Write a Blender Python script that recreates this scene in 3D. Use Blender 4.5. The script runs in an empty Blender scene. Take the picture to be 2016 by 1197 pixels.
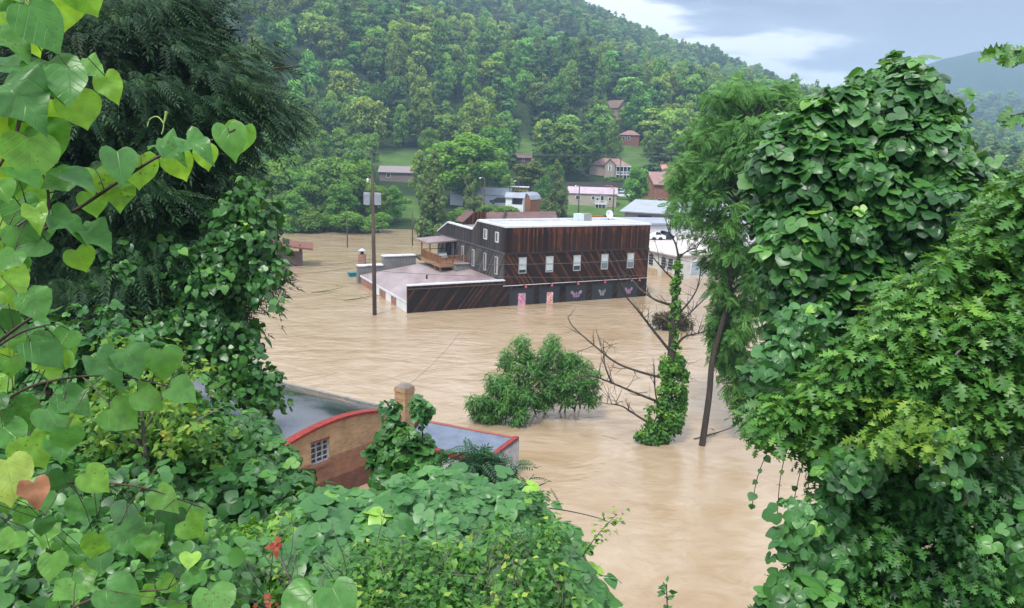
import bpy, math, random
import numpy as np
from mathutils import Vector, Matrix
rad = math.radians
rng = np.random.default_rng(7)
random.seed(7)
SC = bpy.context.scene
COL = SC.collection

# ------------------------------------------------------------ camera, sky, sun, exposure
H = 15.0
FPX = 1470.0
PITCH, ROLL = rad(11.46), rad(1.7)
_F = np.array([0, math.cos(PITCH), -math.sin(PITCH)])
_r = np.array([1., 0, 0]); _u = np.cross(_r, _F)
_R = math.cos(ROLL)*_r + math.sin(ROLL)*_u
_U = -math.sin(ROLL)*_r + math.cos(ROLL)*_u
EYE = np.array([0, 0, H])
cam_d = bpy.data.cameras.new('camera'); cam = bpy.data.objects.new('camera', cam_d); COL.objects.link(cam)
cam_d.sensor_width = 36; cam_d.lens = 36*FPX/2016
cam_d.clip_start = 0.05; cam_d.clip_end = 20000
M = Matrix.Identity(4)
for i in range(3):
    M[i][0], M[i][1], M[i][2], M[i][3] = _R[i], _U[i], -_F[i], EYE[i]
cam.matrix_world = M
SC.camera = cam
SC.view_settings.view_transform = 'Standard'; SC.view_settings.look = 'None'
SC.view_settings.gamma = 1; SC.view_settings.exposure = 1.36
SUN_EL, SUN_AZ = rad(58), rad(205)        # azimuth clockwise from +Y
sun_d = bpy.data.lights.new('sun', 'SUN'); sun = bpy.data.objects.new('sun', sun_d); COL.objects.link(sun)
sun_d.energy = 1.5; sun_d.angle = rad(10); sun_d.color = (1, .96, .9)
_d = Vector((math.sin(SUN_AZ)*math.cos(SUN_EL), math.cos(SUN_AZ)*math.cos(SUN_EL), math.sin(SUN_EL)))
sun.rotation_euler = _d.to_track_quat('Z', 'Y').to_euler()
W = bpy.data.worlds.new('World'); SC.world = W; W.use_nodes = True
def nd(nt, t, **kw):
    n = nt.nodes.new(t)
    for k, v in kw.items():
        if k == 'inp':
            for a, b in v.items(): n.inputs[a].default_value = b
        else: setattr(n, k, v)
    return n
def world():
    nt = W.node_tree; nt.nodes.clear(); L = nt.links.new
    out = nd(nt, 'ShaderNodeOutputWorld'); bg = nd(nt, 'ShaderNodeBackground', inp={'Strength': 1.0})
    sky = nd(nt, 'ShaderNodeTexSky', sky_type='NISHITA', sun_disc=False, sun_elevation=SUN_EL, sun_rotation=SUN_AZ)
    sk = nd(nt, 'ShaderNodeVectorMath', operation='SCALE'); sk.inputs['Scale'].default_value = 0.1
    L(sky.outputs[0], sk.inputs[0])
    tc = nd(nt, 'ShaderNodeTexCoord')
    sep = nd(nt, 'ShaderNodeSeparateXYZ'); L(tc.outputs['Generated'], sep.inputs[0])
    zz = nd(nt, 'ShaderNodeMath', operation='MAXIMUM', inp={1: 0.0}); L(sep.outputs[2], zz.inputs[0])
    za = nd(nt, 'ShaderNodeMath', operation='ADD', inp={1: 0.13}); L(zz.outputs[0], za.inputs[0])
    dx = nd(nt, 'ShaderNodeMath', operation='DIVIDE'); L(sep.outputs[0], dx.inputs[0]); L(za.outputs[0], dx.inputs[1])
    dy = nd(nt, 'ShaderNodeMath', operation='DIVIDE'); L(sep.outputs[1], dy.inputs[0]); L(za.outputs[0], dy.inputs[1])
    cb = nd(nt, 'ShaderNodeCombineXYZ'); L(dx.outputs[0], cb.inputs[0]); L(dy.outputs[0], cb.inputs[1])
    mp = nd(nt, 'ShaderNodeMapping'); mp.inputs['Location'].default_value = (.4, 5.8, 0); mp.inputs['Scale'].default_value = (.85, 1.25, 1); L(cb.outputs[0], mp.inputs[0])
    n1 = nd(nt, 'ShaderNodeTexNoise', inp={'Scale': 0.8, 'Detail': 7.0, 'Roughness': .55, 'Distortion': .25}); L(mp.outputs[0], n1.inputs[0])
    r1 = nd(nt, 'ShaderNodeValToRGB'); L(n1.outputs[0], r1.inputs[0])
    e = r1.color_ramp.elements; e[0].position = .40; e[0].color = (.15, .16, .20, 1); e[1].position = .54; e[1].color = (.66, .66, .66, 1)
    k = e.new(.475); k.color = (.22, .235, .29, 1)
    # thinner brighter band close to the horizon, where the cloud sheet breaks up
    hz = nd(nt, 'ShaderNodeMapRange', inp={'From Min': .0, 'From Max': .20, 'To Min': 1.0, 'To Max': 0.0}); L(sep.outputs[2], hz.inputs[0])
    mb = nd(nt, 'ShaderNodeMix', data_type='RGBA'); mb.inputs[7].default_value = (.60, .61, .62, 1)
    hm = nd(nt, 'ShaderNodeMath', operation='MULTIPLY', inp={1: .5}); L(hz.outputs[0], hm.inputs[0]); L(hm.outputs[0], mb.inputs[0])
    L(r1.outputs[0], mb.inputs[6])
    mx = nd(nt, 'ShaderNodeMix', data_type='RGBA'); mx.inputs[0].default_value = .9
    L(sk.outputs[0], mx.inputs[6]); L(mb.outputs[2], mx.inputs[7])
    # an overcast dome is brightest overhead
    zb = nd(nt, 'ShaderNodeMapRange', inp={'From Min': .2, 'From Max': .65, 'To Min': 1.0, 'To Max': 2.1}); L(sep.outputs[2], zb.inputs[0]); L(zb.outputs[0], bg.inputs[1])
    L(mx.outputs[2], bg.inputs[0]); L(bg.outputs[0], out.inputs[0])
world()

# ------------------------------------------------------------ helpers
def ray(x, y): return _F + _R*((x-1008)/FPX) + _U*((598.5-y)/FPX)
def atz(x, y, z=0.): d = ray(x, y); return EYE + d*((z-H)/d[2])
def atd(x, y, dist): return EYE + ray(x, y)*dist
def proj(p):
    q = np.asarray(p, float)-EYE; a = q@_F
    return 1008+FPX*(q@_R)/a, 598.5-FPX*(q@_U)/a
def unit(v):
    v = np.asarray(v, float); return v/np.maximum(np.linalg.norm(v, axis=-1, keepdims=True), 1e-9)

def tag(o, label=None, cat=None, group=None, kind=None):
    if label: o['label'] = label
    if cat: o['category'] = cat
    if group: o['group'] = group
    if kind: o['kind'] = kind
    return o
def empty(name, loc=(0, 0, 0), label=None, cat=None, group=None):
    o = bpy.data.objects.new(name, None); COL.objects.link(o); o.location = tuple(float(v) for v in loc); o.empty_display_size = .1
    return tag(o, label, cat, group)
def copy_tree(o, parent=None):
    c = o.copy(); COL.objects.link(c); c.parent = parent
    for ch in [x for x in KIDS.get(o.name, [])]: copy_tree(ch, c)
    return c
KIDS = {}
def link(o, parent=None):
    COL.objects.link(o)
    if parent is not None:
        o.parent = parent; KIDS.setdefault(parent.name, []).append(o)
    return o

def wloc(o):
    v = np.zeros(3)
    while o is not None: v += np.array(o.location[:]); o = o.parent
    return v
def raw_mesh(name, V, loops, starts, mats, rnd=None, uv=None, smooth=False, mi=None):
    me = bpy.data.meshes.new(name)
    V = np.asarray(V, np.float32); loops = np.asarray(loops, np.int32); starts = np.asarray(starts, np.int32)
    me.vertices.add(len(V)); me.vertices.foreach_set('co', V.ravel())
    me.loops.add(len(loops)); me.loops.foreach_set('vertex_index', loops)
    me.polygons.add(len(starts)); me.polygons.foreach_set('loop_start', starts)
    me.update(calc_edges=True)
    if uv is not None:
        l = me.uv_layers.new(name='UVMap'); l.data.foreach_set('uv', np.asarray(uv, np.float32).ravel())
    if rnd is not None:
        a = me.attributes.new('rnd', 'FLOAT', 'POINT'); a.data.foreach_set('value', np.asarray(rnd, np.float32))
    for m in mats: me.materials.append(m)
    if mi is not None: me.polygons.foreach_set('material_index', np.asarray(mi, np.int32))
    if smooth: me.polygons.foreach_set('use_smooth', np.ones(len(starts), bool))
    me.validate(); me.update()
    return me

class MB:
    """collects faces in a local frame; T maps local (n,3) to world"""
    def __init__(s, T=None): s.v = []; s.f = []; s.T = T; s.s = []
    def add(s, V, F, smooth=False):
        b = len(s.v); s.v += [tuple(float(c) for c in p) for p in V]; s.f += [tuple(b+i for i in f) for f in F]; s.s += [smooth]*len(F); return s
    def box(s, x0, x1, y0, y1, z0, z1):
        return s.add([(x0,y0,z0),(x1,y0,z0),(x1,y1,z0),(x0,y1,z0),(x0,y0,z1),(x1,y0,z1),(x1,y1,z1),(x0,y1,z1)],
                     [(0,3,2,1),(4,5,6,7),(0,1,5,4),(1,2,6,5),(2,3,7,6),(3,0,4,7)])
    def prism(s, poly, axis, a, b):
        """poly of 2-D points extruded along axis index from a to b"""
        n = len(poly); V = []
        for w in (a, b):
            for p in poly:
                q = list(p); q.insert(axis, w); V.append(q)
        F = [tuple(range(n)), tuple(reversed(range(n, 2*n)))]+[(i, n+i, n+(i+1) % n, (i+1) % n) for i in range(n)]
        if axis != 1: F = [tuple(reversed(f)) for f in F]
        return s.add(V, F)
    def slab(s, quad, t):
        """four corners, thickened downwards by t"""
        q = [np.array(p, float) for p in quad]; V = q+[p-np.array([0, 0, t]) for p in q]
        return s.add(V, [(0,1,2,3),(7,6,5,4),(0,4,5,1),(1,5,6,2),(2,6,7,3),(3,7,4,0)])
    def tube(s, P, Rr, n=6, caps=True):
        P = np.asarray(P, float); 
        if np.isscalar(Rr): Rr = [Rr]*len(P)
        V = []; ref = np.array([.31, .17, .93])
        for i, p in enumerate(P):
            t = unit(P[min(i+1, len(P)-1)]-P[max(i-1, 0)])
            a = np.cross(t, ref)
            if np.linalg.norm(a) < .1: a = np.cross(t, [1, 0, 0])
            a = unit(a); b = np.cross(t, a)
            for k in range(n):
                w = 2*math.pi*k/n; V.append(p+Rr[i]*(math.cos(w)*a+math.sin(w)*b))
        F = []
        for i in range(len(P)-1):
            for k in range(n): F.append((i*n+k, i*n+(k+1) % n, (i+1)*n+(k+1) % n, (i+1)*n+k))
        if caps: F += [tuple(reversed(range(n))), tuple(range((len(P)-1)*n, len(P)*n))]
        return s.add(V, F, True)
    def build(s, name, mat, parent=None, local=False):
        V = np.array(s.v, float)
        loops = [i for f in s.f for i in f]; st = []; c = 0
        for f in s.f: st.append(c); c += len(f)
        uv = []
        for f in s.f:
            p = V[list(f)]; nrm = np.zeros(3)
            for i in range(len(p)): nrm += np.cross(p[i], p[(i+1) % len(p)])
            nrm = unit(nrm)
            if abs(nrm[2]) > .75: q = p[:, :2]
            elif abs(nrm[1]) > abs(nrm[0]): q = p[:, [0, 2]]
            else: q = p[:, [1, 2]]
            uv += q.tolist()
        if s.T is not None: V = s.T(V)
        if parent is not None and not local: V = V-wloc(parent)
        me = raw_mesh(name, V, loops, st, [mat], uv=uv)
        me.polygons.foreach_set('use_smooth', np.array(s.s, bool))
        return link(bpy.data.objects.new(name, me), parent)

def frame_T(o, du, ds):
    o = np.asarray(o, float); du = np.asarray(du, float); ds = np.asarray(ds, float)
    return lambda V: o+V[:, :1]*du+V[:, 1:2]*ds+V[:, 2:3]*np.array([0, 0, 1.])
def rot_T(loc, deg):
    a = rad(deg); return frame_T(loc, (math.cos(a), math.sin(a), 0), (-math.sin(a), math.cos(a), 0))

# ------------------------------------------------------------ materials
def newmat(name):
    m = bpy.data.materials.new(name); m.use_nodes = True; nt = m.node_tree; nt.nodes.clear()
    out = nd(nt, 'ShaderNodeOutputMaterial'); p = nd(nt, 'ShaderNodeBsdfPrincipled'); nt.links.new(p.outputs[0], out.inputs[0])
    return m, nt, p, out
def ramp(nt, src, stops):
    r = nd(nt, 'ShaderNodeValToRGB'); e = r.color_ramp.elements
    while len(e) > 1: e.remove(e[0])
    e[0].position = stops[0][0]; e[0].color = (*stops[0][1], 1)
    for p, c in stops[1:]:
        k = e.new(p); k.color = (*c, 1)
    nt.links.new(src, r.inputs[0]); return r.outputs[0]
def paint(name, c, rough=.6, var=.25, scale=3., metal=0., coord='Object', stretch=(1, 1, 1), c2=None, bump=0.1):
    """painted / plain surface with uneven dirt"""
    m, nt, p, out = newmat(name); L = nt.links.new
    tc = nd(nt, 'ShaderNodeTexCoord'); mp = nd(nt, 'ShaderNodeMapping'); mp.inputs['Scale'].default_value = stretch
    L(tc.outputs[coord], mp.inputs[0])
    n = nd(nt, 'ShaderNodeTexNoise', inp={'Scale': scale, 'Detail': 6., 'Roughness': .65}); L(mp.outputs[0], n.inputs[0])
    c = np.array(c); d = np.array(c2) if c2 is not None else c*(1-var)
    L(ramp(nt, n.outputs[0], [(.32, tuple(d)), (.62, tuple(np.minimum(c*(1+var*.3), .95)))]), p.inputs['Base Color'])
    p.inputs['Roughness'].default_value = rough; p.inputs['Metallic'].default_value = metal
    if bump:
        b = nd(nt, 'ShaderNodeBump', inp={'Strength': bump, 'Distance': .02}); L(n.outputs[0], b.inputs['Height']); L(b.outputs[0], p.inputs['Normal'])
    return m
def planks(name, ang, width, dark, light, rust, rust_amt=.45, top=None, rough=.7):
    """weathered board cladding; ang = board direction in degrees from horizontal; top = height of a sun-bleached rusty band"""
    m, nt, p, out = newmat(name); L = nt.links.new
    uv = nd(nt, 'ShaderNodeUVMap'); sp = nd(nt, 'ShaderNodeSeparateXYZ'); L(uv.outputs[0], sp.inputs[0])
    def lin(a, b):
        x = nd(nt, 'ShaderNodeMath', operation='MULTIPLY', inp={1: a}); L(sp.outputs[0], x.inputs[0])
        y = nd(nt, 'ShaderNodeMath', operation='MULTIPLY_ADD', inp={1: b}); L(sp.outputs[1], y.inputs[0]); L(x.outputs[0], y.inputs[2]); return y.outputs[0]
    a = rad(ang); along = lin(math.cos(a), math.sin(a)); across = lin(-math.sin(a)/width, math.cos(a)/width)
    fl = nd(nt, 'ShaderNodeMath', operation='FLOOR'); L(across, fl.inputs[0])
    fr = nd(nt, 'ShaderNodeMath', operation='FRACT'); L(across, fr.inputs[0])
    wn = nd(nt, 'ShaderNodeTexWhiteNoise', noise_dimensions='1D'); L(fl.outputs[0], wn.inputs['W'])
    cb = nd(nt, 'ShaderNodeCombineXYZ'); al = nd(nt, 'ShaderNodeMath', operation='MULTIPLY', inp={1: .55}); L(along, al.inputs[0])
    L(al.outputs[0], cb.inputs[0]); ac = nd(nt, 'ShaderNodeMath', operation='MULTIPLY', inp={1: 5.37}); L(fl.outputs[0], ac.inputs[0]); L(ac.outputs[0], cb.inputs[1])
    n = nd(nt, 'ShaderNodeTexNoise', inp={'Scale': 1.1, 'Detail': 5., 'Roughness': .6}); L(cb.outputs[0], n.inputs[0])
    n2c = nd(nt, 'ShaderNodeCombineXYZ'); L(along, n2c.inputs[0]); L(across, n2c.inputs[1])
    mp = nd(nt, 'ShaderNodeMapping'); mp.inputs['Scale'].default_value = (1.5, 6, 1); L(n2c.outputs[0], mp.inputs[0])
    g = nd(nt, 'ShaderNodeTexNoise', inp={'Scale': 2.5, 'Detail': 6., 'Roughness': .7}); L(mp.outputs[0], g.inputs[0])
    base = nd(nt, 'ShaderNodeMix', data_type='RGBA'); L(wn.outputs['Value'], base.inputs[0]); base.inputs[6].default_value = (*dark, 1); base.inputs[7].default_value = (*light, 1)
    # rusty mask
    am = nd(nt, 'ShaderNodeMath', operation='MULTIPLY_ADD', inp={1: .45}); L(wn.outputs['Value'], am.inputs[0]); L(n.outputs[0], am.inputs[2])
    rv = am.outputs[0]
    if top is not None:
        tr = nd(nt, 'ShaderNodeMapRange', inp={'From Min': top-1.1, 'From Max': top-.15, 'To Min': 0., 'To Max': .3}); L(sp.outputs[1], tr.inputs[0])
        ad = nd(nt, 'ShaderNodeMath', operation='ADD'); L(rv, ad.inputs[0]); L(tr.outputs[0], ad.inputs[1]); rv = ad.outputs[0]
    ga = nd(nt, 'ShaderNodeMath', operation='MULTIPLY_ADD', inp={1: .35}); L(g.outputs[0], ga.inputs[0]); L(rv, ga.inputs[2])
    rm = nd(nt, 'ShaderNodeMapRange', inp={'From Min': 1.28-rust_amt, 'From Max': 1.5-rust_amt, 'To Min': 0., 'To Max': 1.}); L(ga.outputs[0], rm.inputs[0])
    mr = nd(nt, 'ShaderNodeMix', data_type='RGBA'); L(rm.outputs[0], mr.inputs[0]); L(base.outputs[2], mr.inputs[6])
    rc = nd(nt, 'ShaderNodeMix', data_type='RGBA'); L(g.outputs[0], rc.inputs[0]); rc.inputs[6].default_value = (*(np.array(rust)*.45), 1); rc.inputs[7].default_value = (*rust, 1)
    L(rc.outputs[2], mr.inputs[7])
    # dark joints
    j = nd(nt, 'ShaderNodeMath', operation='PINGPONG', inp={1: .5}); L(fr.outputs[0], j.inputs[0])
    jm = nd(nt, 'ShaderNodeMapRange', inp={'From Min': .0, 'From Max': .09, 'To Min': .25, 'To Max': 1.}); L(j.outputs[0], jm.inputs[0])
    gm = nd(nt, 'ShaderNodeMapRange', inp={'From Min': .3, 'From Max': .7, 'To Min': .6, 'To Max': 1.25}); L(g.outputs[0], gm.inputs[0])
    mm = nd(nt, 'ShaderNodeMath', operation='MULTIPLY'); L(jm.outputs[0], mm.inputs[0]); L(gm.outputs[0], mm.inputs[1])
    fin = nd(nt, 'ShaderNodeVectorMath', operation='SCALE'); L(mr.outputs[2], fin.inputs[0]); L(mm.outputs[0], fin.inputs['Scale'])
    L(fin.outputs[0], p.inputs['Base Color']); p.inputs['Roughness'].default_value = .9; p.inputs['Specular IOR Level'].default_value = .2
    b = nd(nt, 'ShaderNodeBump', inp={'Strength': .6, 'Distance': .03}); L(mm.outputs[0], b.inputs['Height']); L(b.outputs[0], p.inputs['Normal'])
    return m
def ribbed(name, c, c2, period=.4, rough=.45, axis=0):
    m, nt, p, out = newmat(name); L = nt.links.new
    uv = nd(nt, 'ShaderNodeUVMap'); sp = nd(nt, 'ShaderNodeSeparateXYZ'); L(uv.outputs[0], sp.inputs[0])
    a = nd(nt, 'ShaderNodeMath', operation='DIVIDE', inp={1: period}); L(sp.outputs[axis], a.inputs[0])
    f = nd(nt, 'ShaderNodeMath', operation='FRACT'); L(a.outputs[0], f.inputs[0])
    j = nd(nt, 'ShaderNodeMapRange', inp={'From Min': .0, 'From Max': .14, 'To Min': .5, 'To Max': 1.}); L(f.outputs[0], j.inputs[0])
    n = nd(nt, 'ShaderNodeTexNoise', inp={'Scale': .7, 'Detail': 7., 'Roughness': .65}); L(uv.outputs[0], n.inputs[0])
    col = ramp(nt, n.outputs[0], [(.35, c2), (.6, c)])
    s = nd(nt, 'ShaderNodeVectorMath', operation='SCALE'); L(col, s.inputs[0]); L(j.outputs[0], s.inputs['Scale']); L(s.outputs[0], p.inputs['Base Color'])
    p.inputs['Roughness'].default_value = rough
    b = nd(nt, 'ShaderNodeBump', inp={'Strength': .5, 'Distance': .03}); L(j.outputs[0], b.inputs['Height']); L(b.outputs[0], p.inputs['Normal'])
    return m
def leafmat(name, stops, trans=.3, rough=.45, spec=.4, objvar=0., veins=False):
    m, nt, p, out = newmat(name); L = nt.links.new
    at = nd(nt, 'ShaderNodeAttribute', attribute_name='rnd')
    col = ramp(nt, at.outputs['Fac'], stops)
    if objvar:
        oi = nd(nt, 'ShaderNodeObjectInfo')
        h = nd(nt, 'ShaderNodeHueSaturation'); L(col, h.inputs['Color'])
        a = nd(nt, 'ShaderNodeMapRange', inp={'To Min': .5-objvar*.06, 'To Max': .5+objvar*.012}); L(oi.outputs['Random'], a.inputs[0]); L(a.outputs[0], h.inputs['Hue'])
        wn = nd(nt, 'ShaderNodeTexWhiteNoise', noise_dimensions='1D'); L(oi.outputs['Random'], wn.inputs['W'])
        b = nd(nt, 'ShaderNodeMapRange', inp={'To Min': 1-objvar*.42, 'To Max': 1+objvar*.5}); L(wn.outputs['Value'], b.inputs[0]); L(b.outputs[0], h.inputs['Value'])
        col = h.outputs[0]
    if veins:
        uv = nd(nt, 'ShaderNodeUVMap'); sp = nd(nt, 'ShaderNodeSeparateXYZ'); L(uv.outputs[0], sp.inputs[0])
        ab = nd(nt, 'ShaderNodeMath', operation='ABSOLUTE'); L(sp.outputs[0], ab.inputs[0])
        k = nd(nt, 'ShaderNodeMath', operation='MULTIPLY_ADD', inp={1: -.9}); L(ab.outputs[0], k.inputs[0]); L(sp.outputs[1], k.inputs[2])
        w = nd(nt, 'ShaderNodeMath', operation='MULTIPLY', inp={1: 4.2}); L(k.outputs[0], w.inputs[0])
        pp = nd(nt, 'ShaderNodeMath', operation='PINGPONG', inp={1: .5}); L(w.outputs[0], pp.inputs[0])
        v1 = nd(nt, 'ShaderNodeMapRange', inp={'From Min': 0., 'From Max': .07, 'To Min': 1., 'To Max': 0.}); L(pp.outputs[0], v1.inputs[0])
        v2 = nd(nt, 'ShaderNodeMapRange', inp={'From Min': 0., 'From Max': .022, 'To Min': 1., 'To Max': 0.}); L(ab.outputs[0], v2.inputs[0])
        vm = nd(nt, 'ShaderNodeMath', operation='MAXIMUM'); L(v1.outputs[0], vm.inputs[0]); L(v2.outputs[0], vm.inputs[1])
        vs = nd(nt, 'ShaderNodeMath', operation='MULTIPLY', inp={1: .12}); L(vm.outputs[0], vs.inputs[0])
        mx = nd(nt, 'ShaderNodeMix', data_type='RGBA'); L(vs.outputs[0], mx.inputs[0]); L(col, mx.inputs[6]); mx.inputs[7].default_value = (.3, .42, .14, 1)
        tn = nd(nt, 'ShaderNodeTexCoord'); no = nd(nt, 'ShaderNodeTexNoise', inp={'Scale': 28., 'Detail': 3.}); L(tn.outputs['Object'], no.inputs[0])
        ms = nd(nt, 'ShaderNodeMapRange', inp={'From Min': .3, 'From Max': .7, 'To Min': .78, 'To Max': 1.2}); L(no.outputs[0], ms.inputs[0])
        sc = nd(nt, 'ShaderNodeVectorMath', operation='SCALE'); L(mx.outputs[2], sc.inputs[0]); L(ms.outputs[0], sc.inputs['Scale'])
        vo = nd(nt, 'ShaderNodeTexVoronoi', inp={'Scale': 60.}); L(tn.outputs['Object'], vo.inputs[0]); n3 = nd(nt, 'ShaderNodeTexNoise', inp={'Scale': 9.}); L(tn.outputs['Object'], n3.inputs[0])
        th = nd(nt, 'ShaderNodeMapRange', inp={'From Min': .45, 'From Max': .7, 'To Min': .0, 'To Max': .35}); L(n3.outputs[0], th.inputs[0])
        ls = nd(nt, 'ShaderNodeMath', operation='LESS_THAN'); L(vo.outputs['Distance'], ls.inputs[0]); L(th.outputs[0], ls.inputs[1])
        lk = nd(nt, 'ShaderNodeMath', operation='MULTIPLY', inp={1: .6}); L(ls.outputs[0], lk.inputs[0])
        sp_ = nd(nt, 'ShaderNodeMix', data_type='RGBA'); L(lk.outputs[0], sp_.inputs[0]); L(sc.outputs[0], sp_.inputs[6]); sp_.inputs[7].default_value = (.10, .09, .03, 1); col = sp_.outputs[2]
        bp = nd(nt, 'ShaderNodeBump', inp={'Strength': .35, 'Distance': .004}); bp.invert = True
        ad = nd(nt, 'ShaderNodeMath', operation='MULTIPLY_ADD', inp={1: -.8}); L(no.outputs[0], ad.inputs[0]); L(vm.outputs[0], ad.inputs[2]); L(ad.outputs[0], bp.inputs['Height']); L(bp.outputs[0], p.inputs['Normal'])
    L(col, p.inputs['Base Color']); p.inputs['Roughness'].default_value = rough; p.inputs['Specular IOR Level'].default_value = spec
    tr = nd(nt, 'ShaderNodeBsdfTranslucent'); hs = nd(nt, 'ShaderNodeHueSaturation', inp={'Hue': .475, 'Saturation': 1.1, 'Value': 1.5}); L(col, hs.inputs['Color']); L(hs.outputs[0], tr.inputs[0])
    mx = nd(nt, 'ShaderNodeMixShader', inp={0: trans}); L(p.outputs[0], mx.inputs[1]); L(tr.outputs[0], mx.inputs[2]); L(mx.outputs[0], out.inputs[0])
    return m
def simple(name, c, rough=.5, metal=0.):
    return paint(name, c, rough, .15, 5., metal, bump=0)
def brick(name, a, b, mortar, stain=None):
    m, nt, p, out = newmat(name); L = nt.links.new
    uv = nd(nt, 'ShaderNodeUVMap')
    br = nd(nt, 'ShaderNodeTexBrick', inp={'Scale': 1., 'Mortar Size': .008, 'Brick Width': .24, 'Row Height': .085, 'Bias': -.1}); L(uv.outputs[0], br.inputs[0])
    br.inputs['Color1'].default_value = (*a, 1); br.inputs['Color2'].default_value = (*b, 1); br.inputs['Mortar'].default_value = (*mortar, 1)
    n = nd(nt, 'ShaderNodeTexNoise', inp={'Scale': 1.6, 'Detail': 7., 'Roughness': .7}); L(uv.outputs[0], n.inputs[0])
    r = nd(nt, 'ShaderNodeMapRange', inp={'From Min': .3, 'From Max': .7, 'To Min': .65, 'To Max': 1.15}); L(n.outputs[0], r.inputs[0])
    s = nd(nt, 'ShaderNodeVectorMath', operation='SCALE'); L(br.outputs['Color'], s.inputs[0]); L(r.outputs[0], s.inputs['Scale']); col = s.outputs[0]
    if stain:   # darker, redder brick below old paint/silt lines on the wall
        sp = nd(nt, 'ShaderNodeSeparateXYZ'); L(uv.outputs[0], sp.inputs[0])
        ad = nd(nt, 'ShaderNodeMath', operation='MULTIPLY_ADD', inp={1: .12}); L(n.outputs[0], ad.inputs[0]); L(sp.outputs[1], ad.inputs[2])
        for (z, tint) in stain:
            q = nd(nt, 'ShaderNodeMapRange', inp={'From Min': z, 'From Max': z+.07, 'To Min': 1., 'To Max': 0.}); L(ad.outputs[0], q.inputs[0])
            mx = nd(nt, 'ShaderNodeMix', data_type='RGBA', blend_type='MULTIPLY'); L(q.outputs[0], mx.inputs[0]); L(col, mx.inputs[6]); mx.inputs[7].default_value = (*tint, 1); col = mx.outputs[2]
    L(col, p.inputs['Base Color']); p.inputs['Roughness'].default_value = .8
    bu = nd(nt, 'ShaderNodeBump', inp={'Strength': .5, 'Distance': .01}); bu.invert = True; L(br.outputs['Fac'], bu.inputs['Height']); L(bu.outputs[0], p.inputs['Normal'])
    return m
def glassy(name, c, rough=.12):
    m, nt, p, out = newmat(name); p.inputs['Base Color'].default_value = (*c, 1); p.inputs['Roughness'].default_value = rough; p.inputs['Specular IOR Level'].default_value = .8
    return m

WHITE = paint('white_paint', (.74, .75, .76), .5, .12); TRIM = paint('trim_white', (.66, .68, .71), .45, .15)
GLASS = glassy('dark_glass', (.03, .04, .05)); BLIND = paint('window_blind', (.5, .56, .58), .3, .15)
BARK = paint('bark', (.055, .045, .035), .9, .5, 6., stretch=(1, 1, .2), bump=.5)
BARKG = paint('grey_bark', (.16, .14, .12), .9, .4, 5., stretch=(1, 1, .2), bump=.5)

# ------------------------------------------------------------ terrain: one sheet, polar grid around the bank the camera stands on
_az_px = np.array([-2500, -600, 600, 800, 1000, 1100, 1200, 1300, 1400, 1500, 1600, 1750, 1850, 2016, 2600, 4500.])
_az = np.arctan((_az_px-1008)/FPX/math.cos(PITCH))
_rr = np.array([110, 132, 150, 170, 190, 215, 240, 300, 345, 400, 440, 520, 600, 680, 760, 900, 1150, 1350, 1700, 2150.])
def _prof(lawn, near, far, mid, mount):
    # near, far, mid, mount: slopes (elevation above the eye / distance) of the successive skylines, trees excluded
    z2 = lawn
    n4 = H+near*400; f7 = H+far*700
    return [-3, -.8, .3, z2*.3, z2*.62, z2, z2+5, n4*.52+6, n4*.78+3, n4, n4+2, (n4+f7)/2-6, f7*.8, f7-2, f7, f7*.8, H+mid*1150, H+mid*1150*.75, H+mount*1700, H+mount*1700-40]
_Z = np.array([_prof(*a) for a in [
    (7, .12, .20, .02, .05), (8, .20, .24, .02, .05), (12, .185, .235, .02, .05), (11, .155, .225, .02, .05), (9, .125, .203, .02, .05), (8, .110, .182, .03, .05),
    (7, .092, .153, .03, .05), (7, .075, .122, .04, .06), (6.5, .058, .101, .05, .07), (6, .045, .080, .055, .07), (5, .03, .070, .062, .08), (3, .01, .06, .062, .11),
    (2, .0, .035, .07, .124), (1, -.005, .01, .068, .127), (1, -.005, .0, .05, .11), (1, 0, 0, .04, .08)]])
def fbm(x, y, s):
    return (np.sin(x/s+1.3)*np.cos(y/s*1.1-.4)+.5*np.sin(x/s*2.3+y/s*1.7)+.3*np.cos(x/s*4.1-y/s*3.3+2))
def terrain(x, y):
    x = np.asarray(x, float); y = np.asarray(y, float)
    r = np.hypot(x, y); az = np.arctan2(x, y)
    azc = np.clip(az, _az[0], _az[-1]); i = np.clip(np.searchsorted(_az, azc)-1, 0, len(_az)-2); t = (azc-_az[i])/(_az[i+1]-_az[i])
    rc = np.clip(r, _rr[0], _rr[-1]); j = np.clip(np.searchsorted(_rr, rc)-1, 0, len(_rr)-2); u = (rc-_rr[j])/(_rr[j+1]-_rr[j]); u = u*u*(3-2*u)*.5+u*.5
    z = (_Z[i, j]*(1-t)+_Z[i+1, j]*t)*(1-u)+(_Z[i, j+1]*(1-t)+_Z[i+1, j+1]*t)*u
    g = np.clip((r-220)/150, 0, 1)
    z = z+g*fbm(x, y, 46)*4.5*np.clip(1.5-np.abs(r-520)/500, .3, 1)
    z = z+np.clip((r-1300)/400, 0, 1)*(fbm(x, y, 170)*8+fbm(x, y, 60)*2.5)
    # bank under the camera
    left = np.clip(-az/rad(14), 0, 1)
    b1 = 13.3-.78*r
    b2 = np.where(r < 11, 13.3-.5*r, 7.8-.72*(r-11))
    bank = b1*(1-left)+b2*left
    back = y < -1
    bank = np.where(back, np.maximum(bank, 13.3+.05*np.maximum(-y, 0)), bank)
    return np.where((r < 110) | back, np.maximum(bank, -3.0), z)
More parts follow.
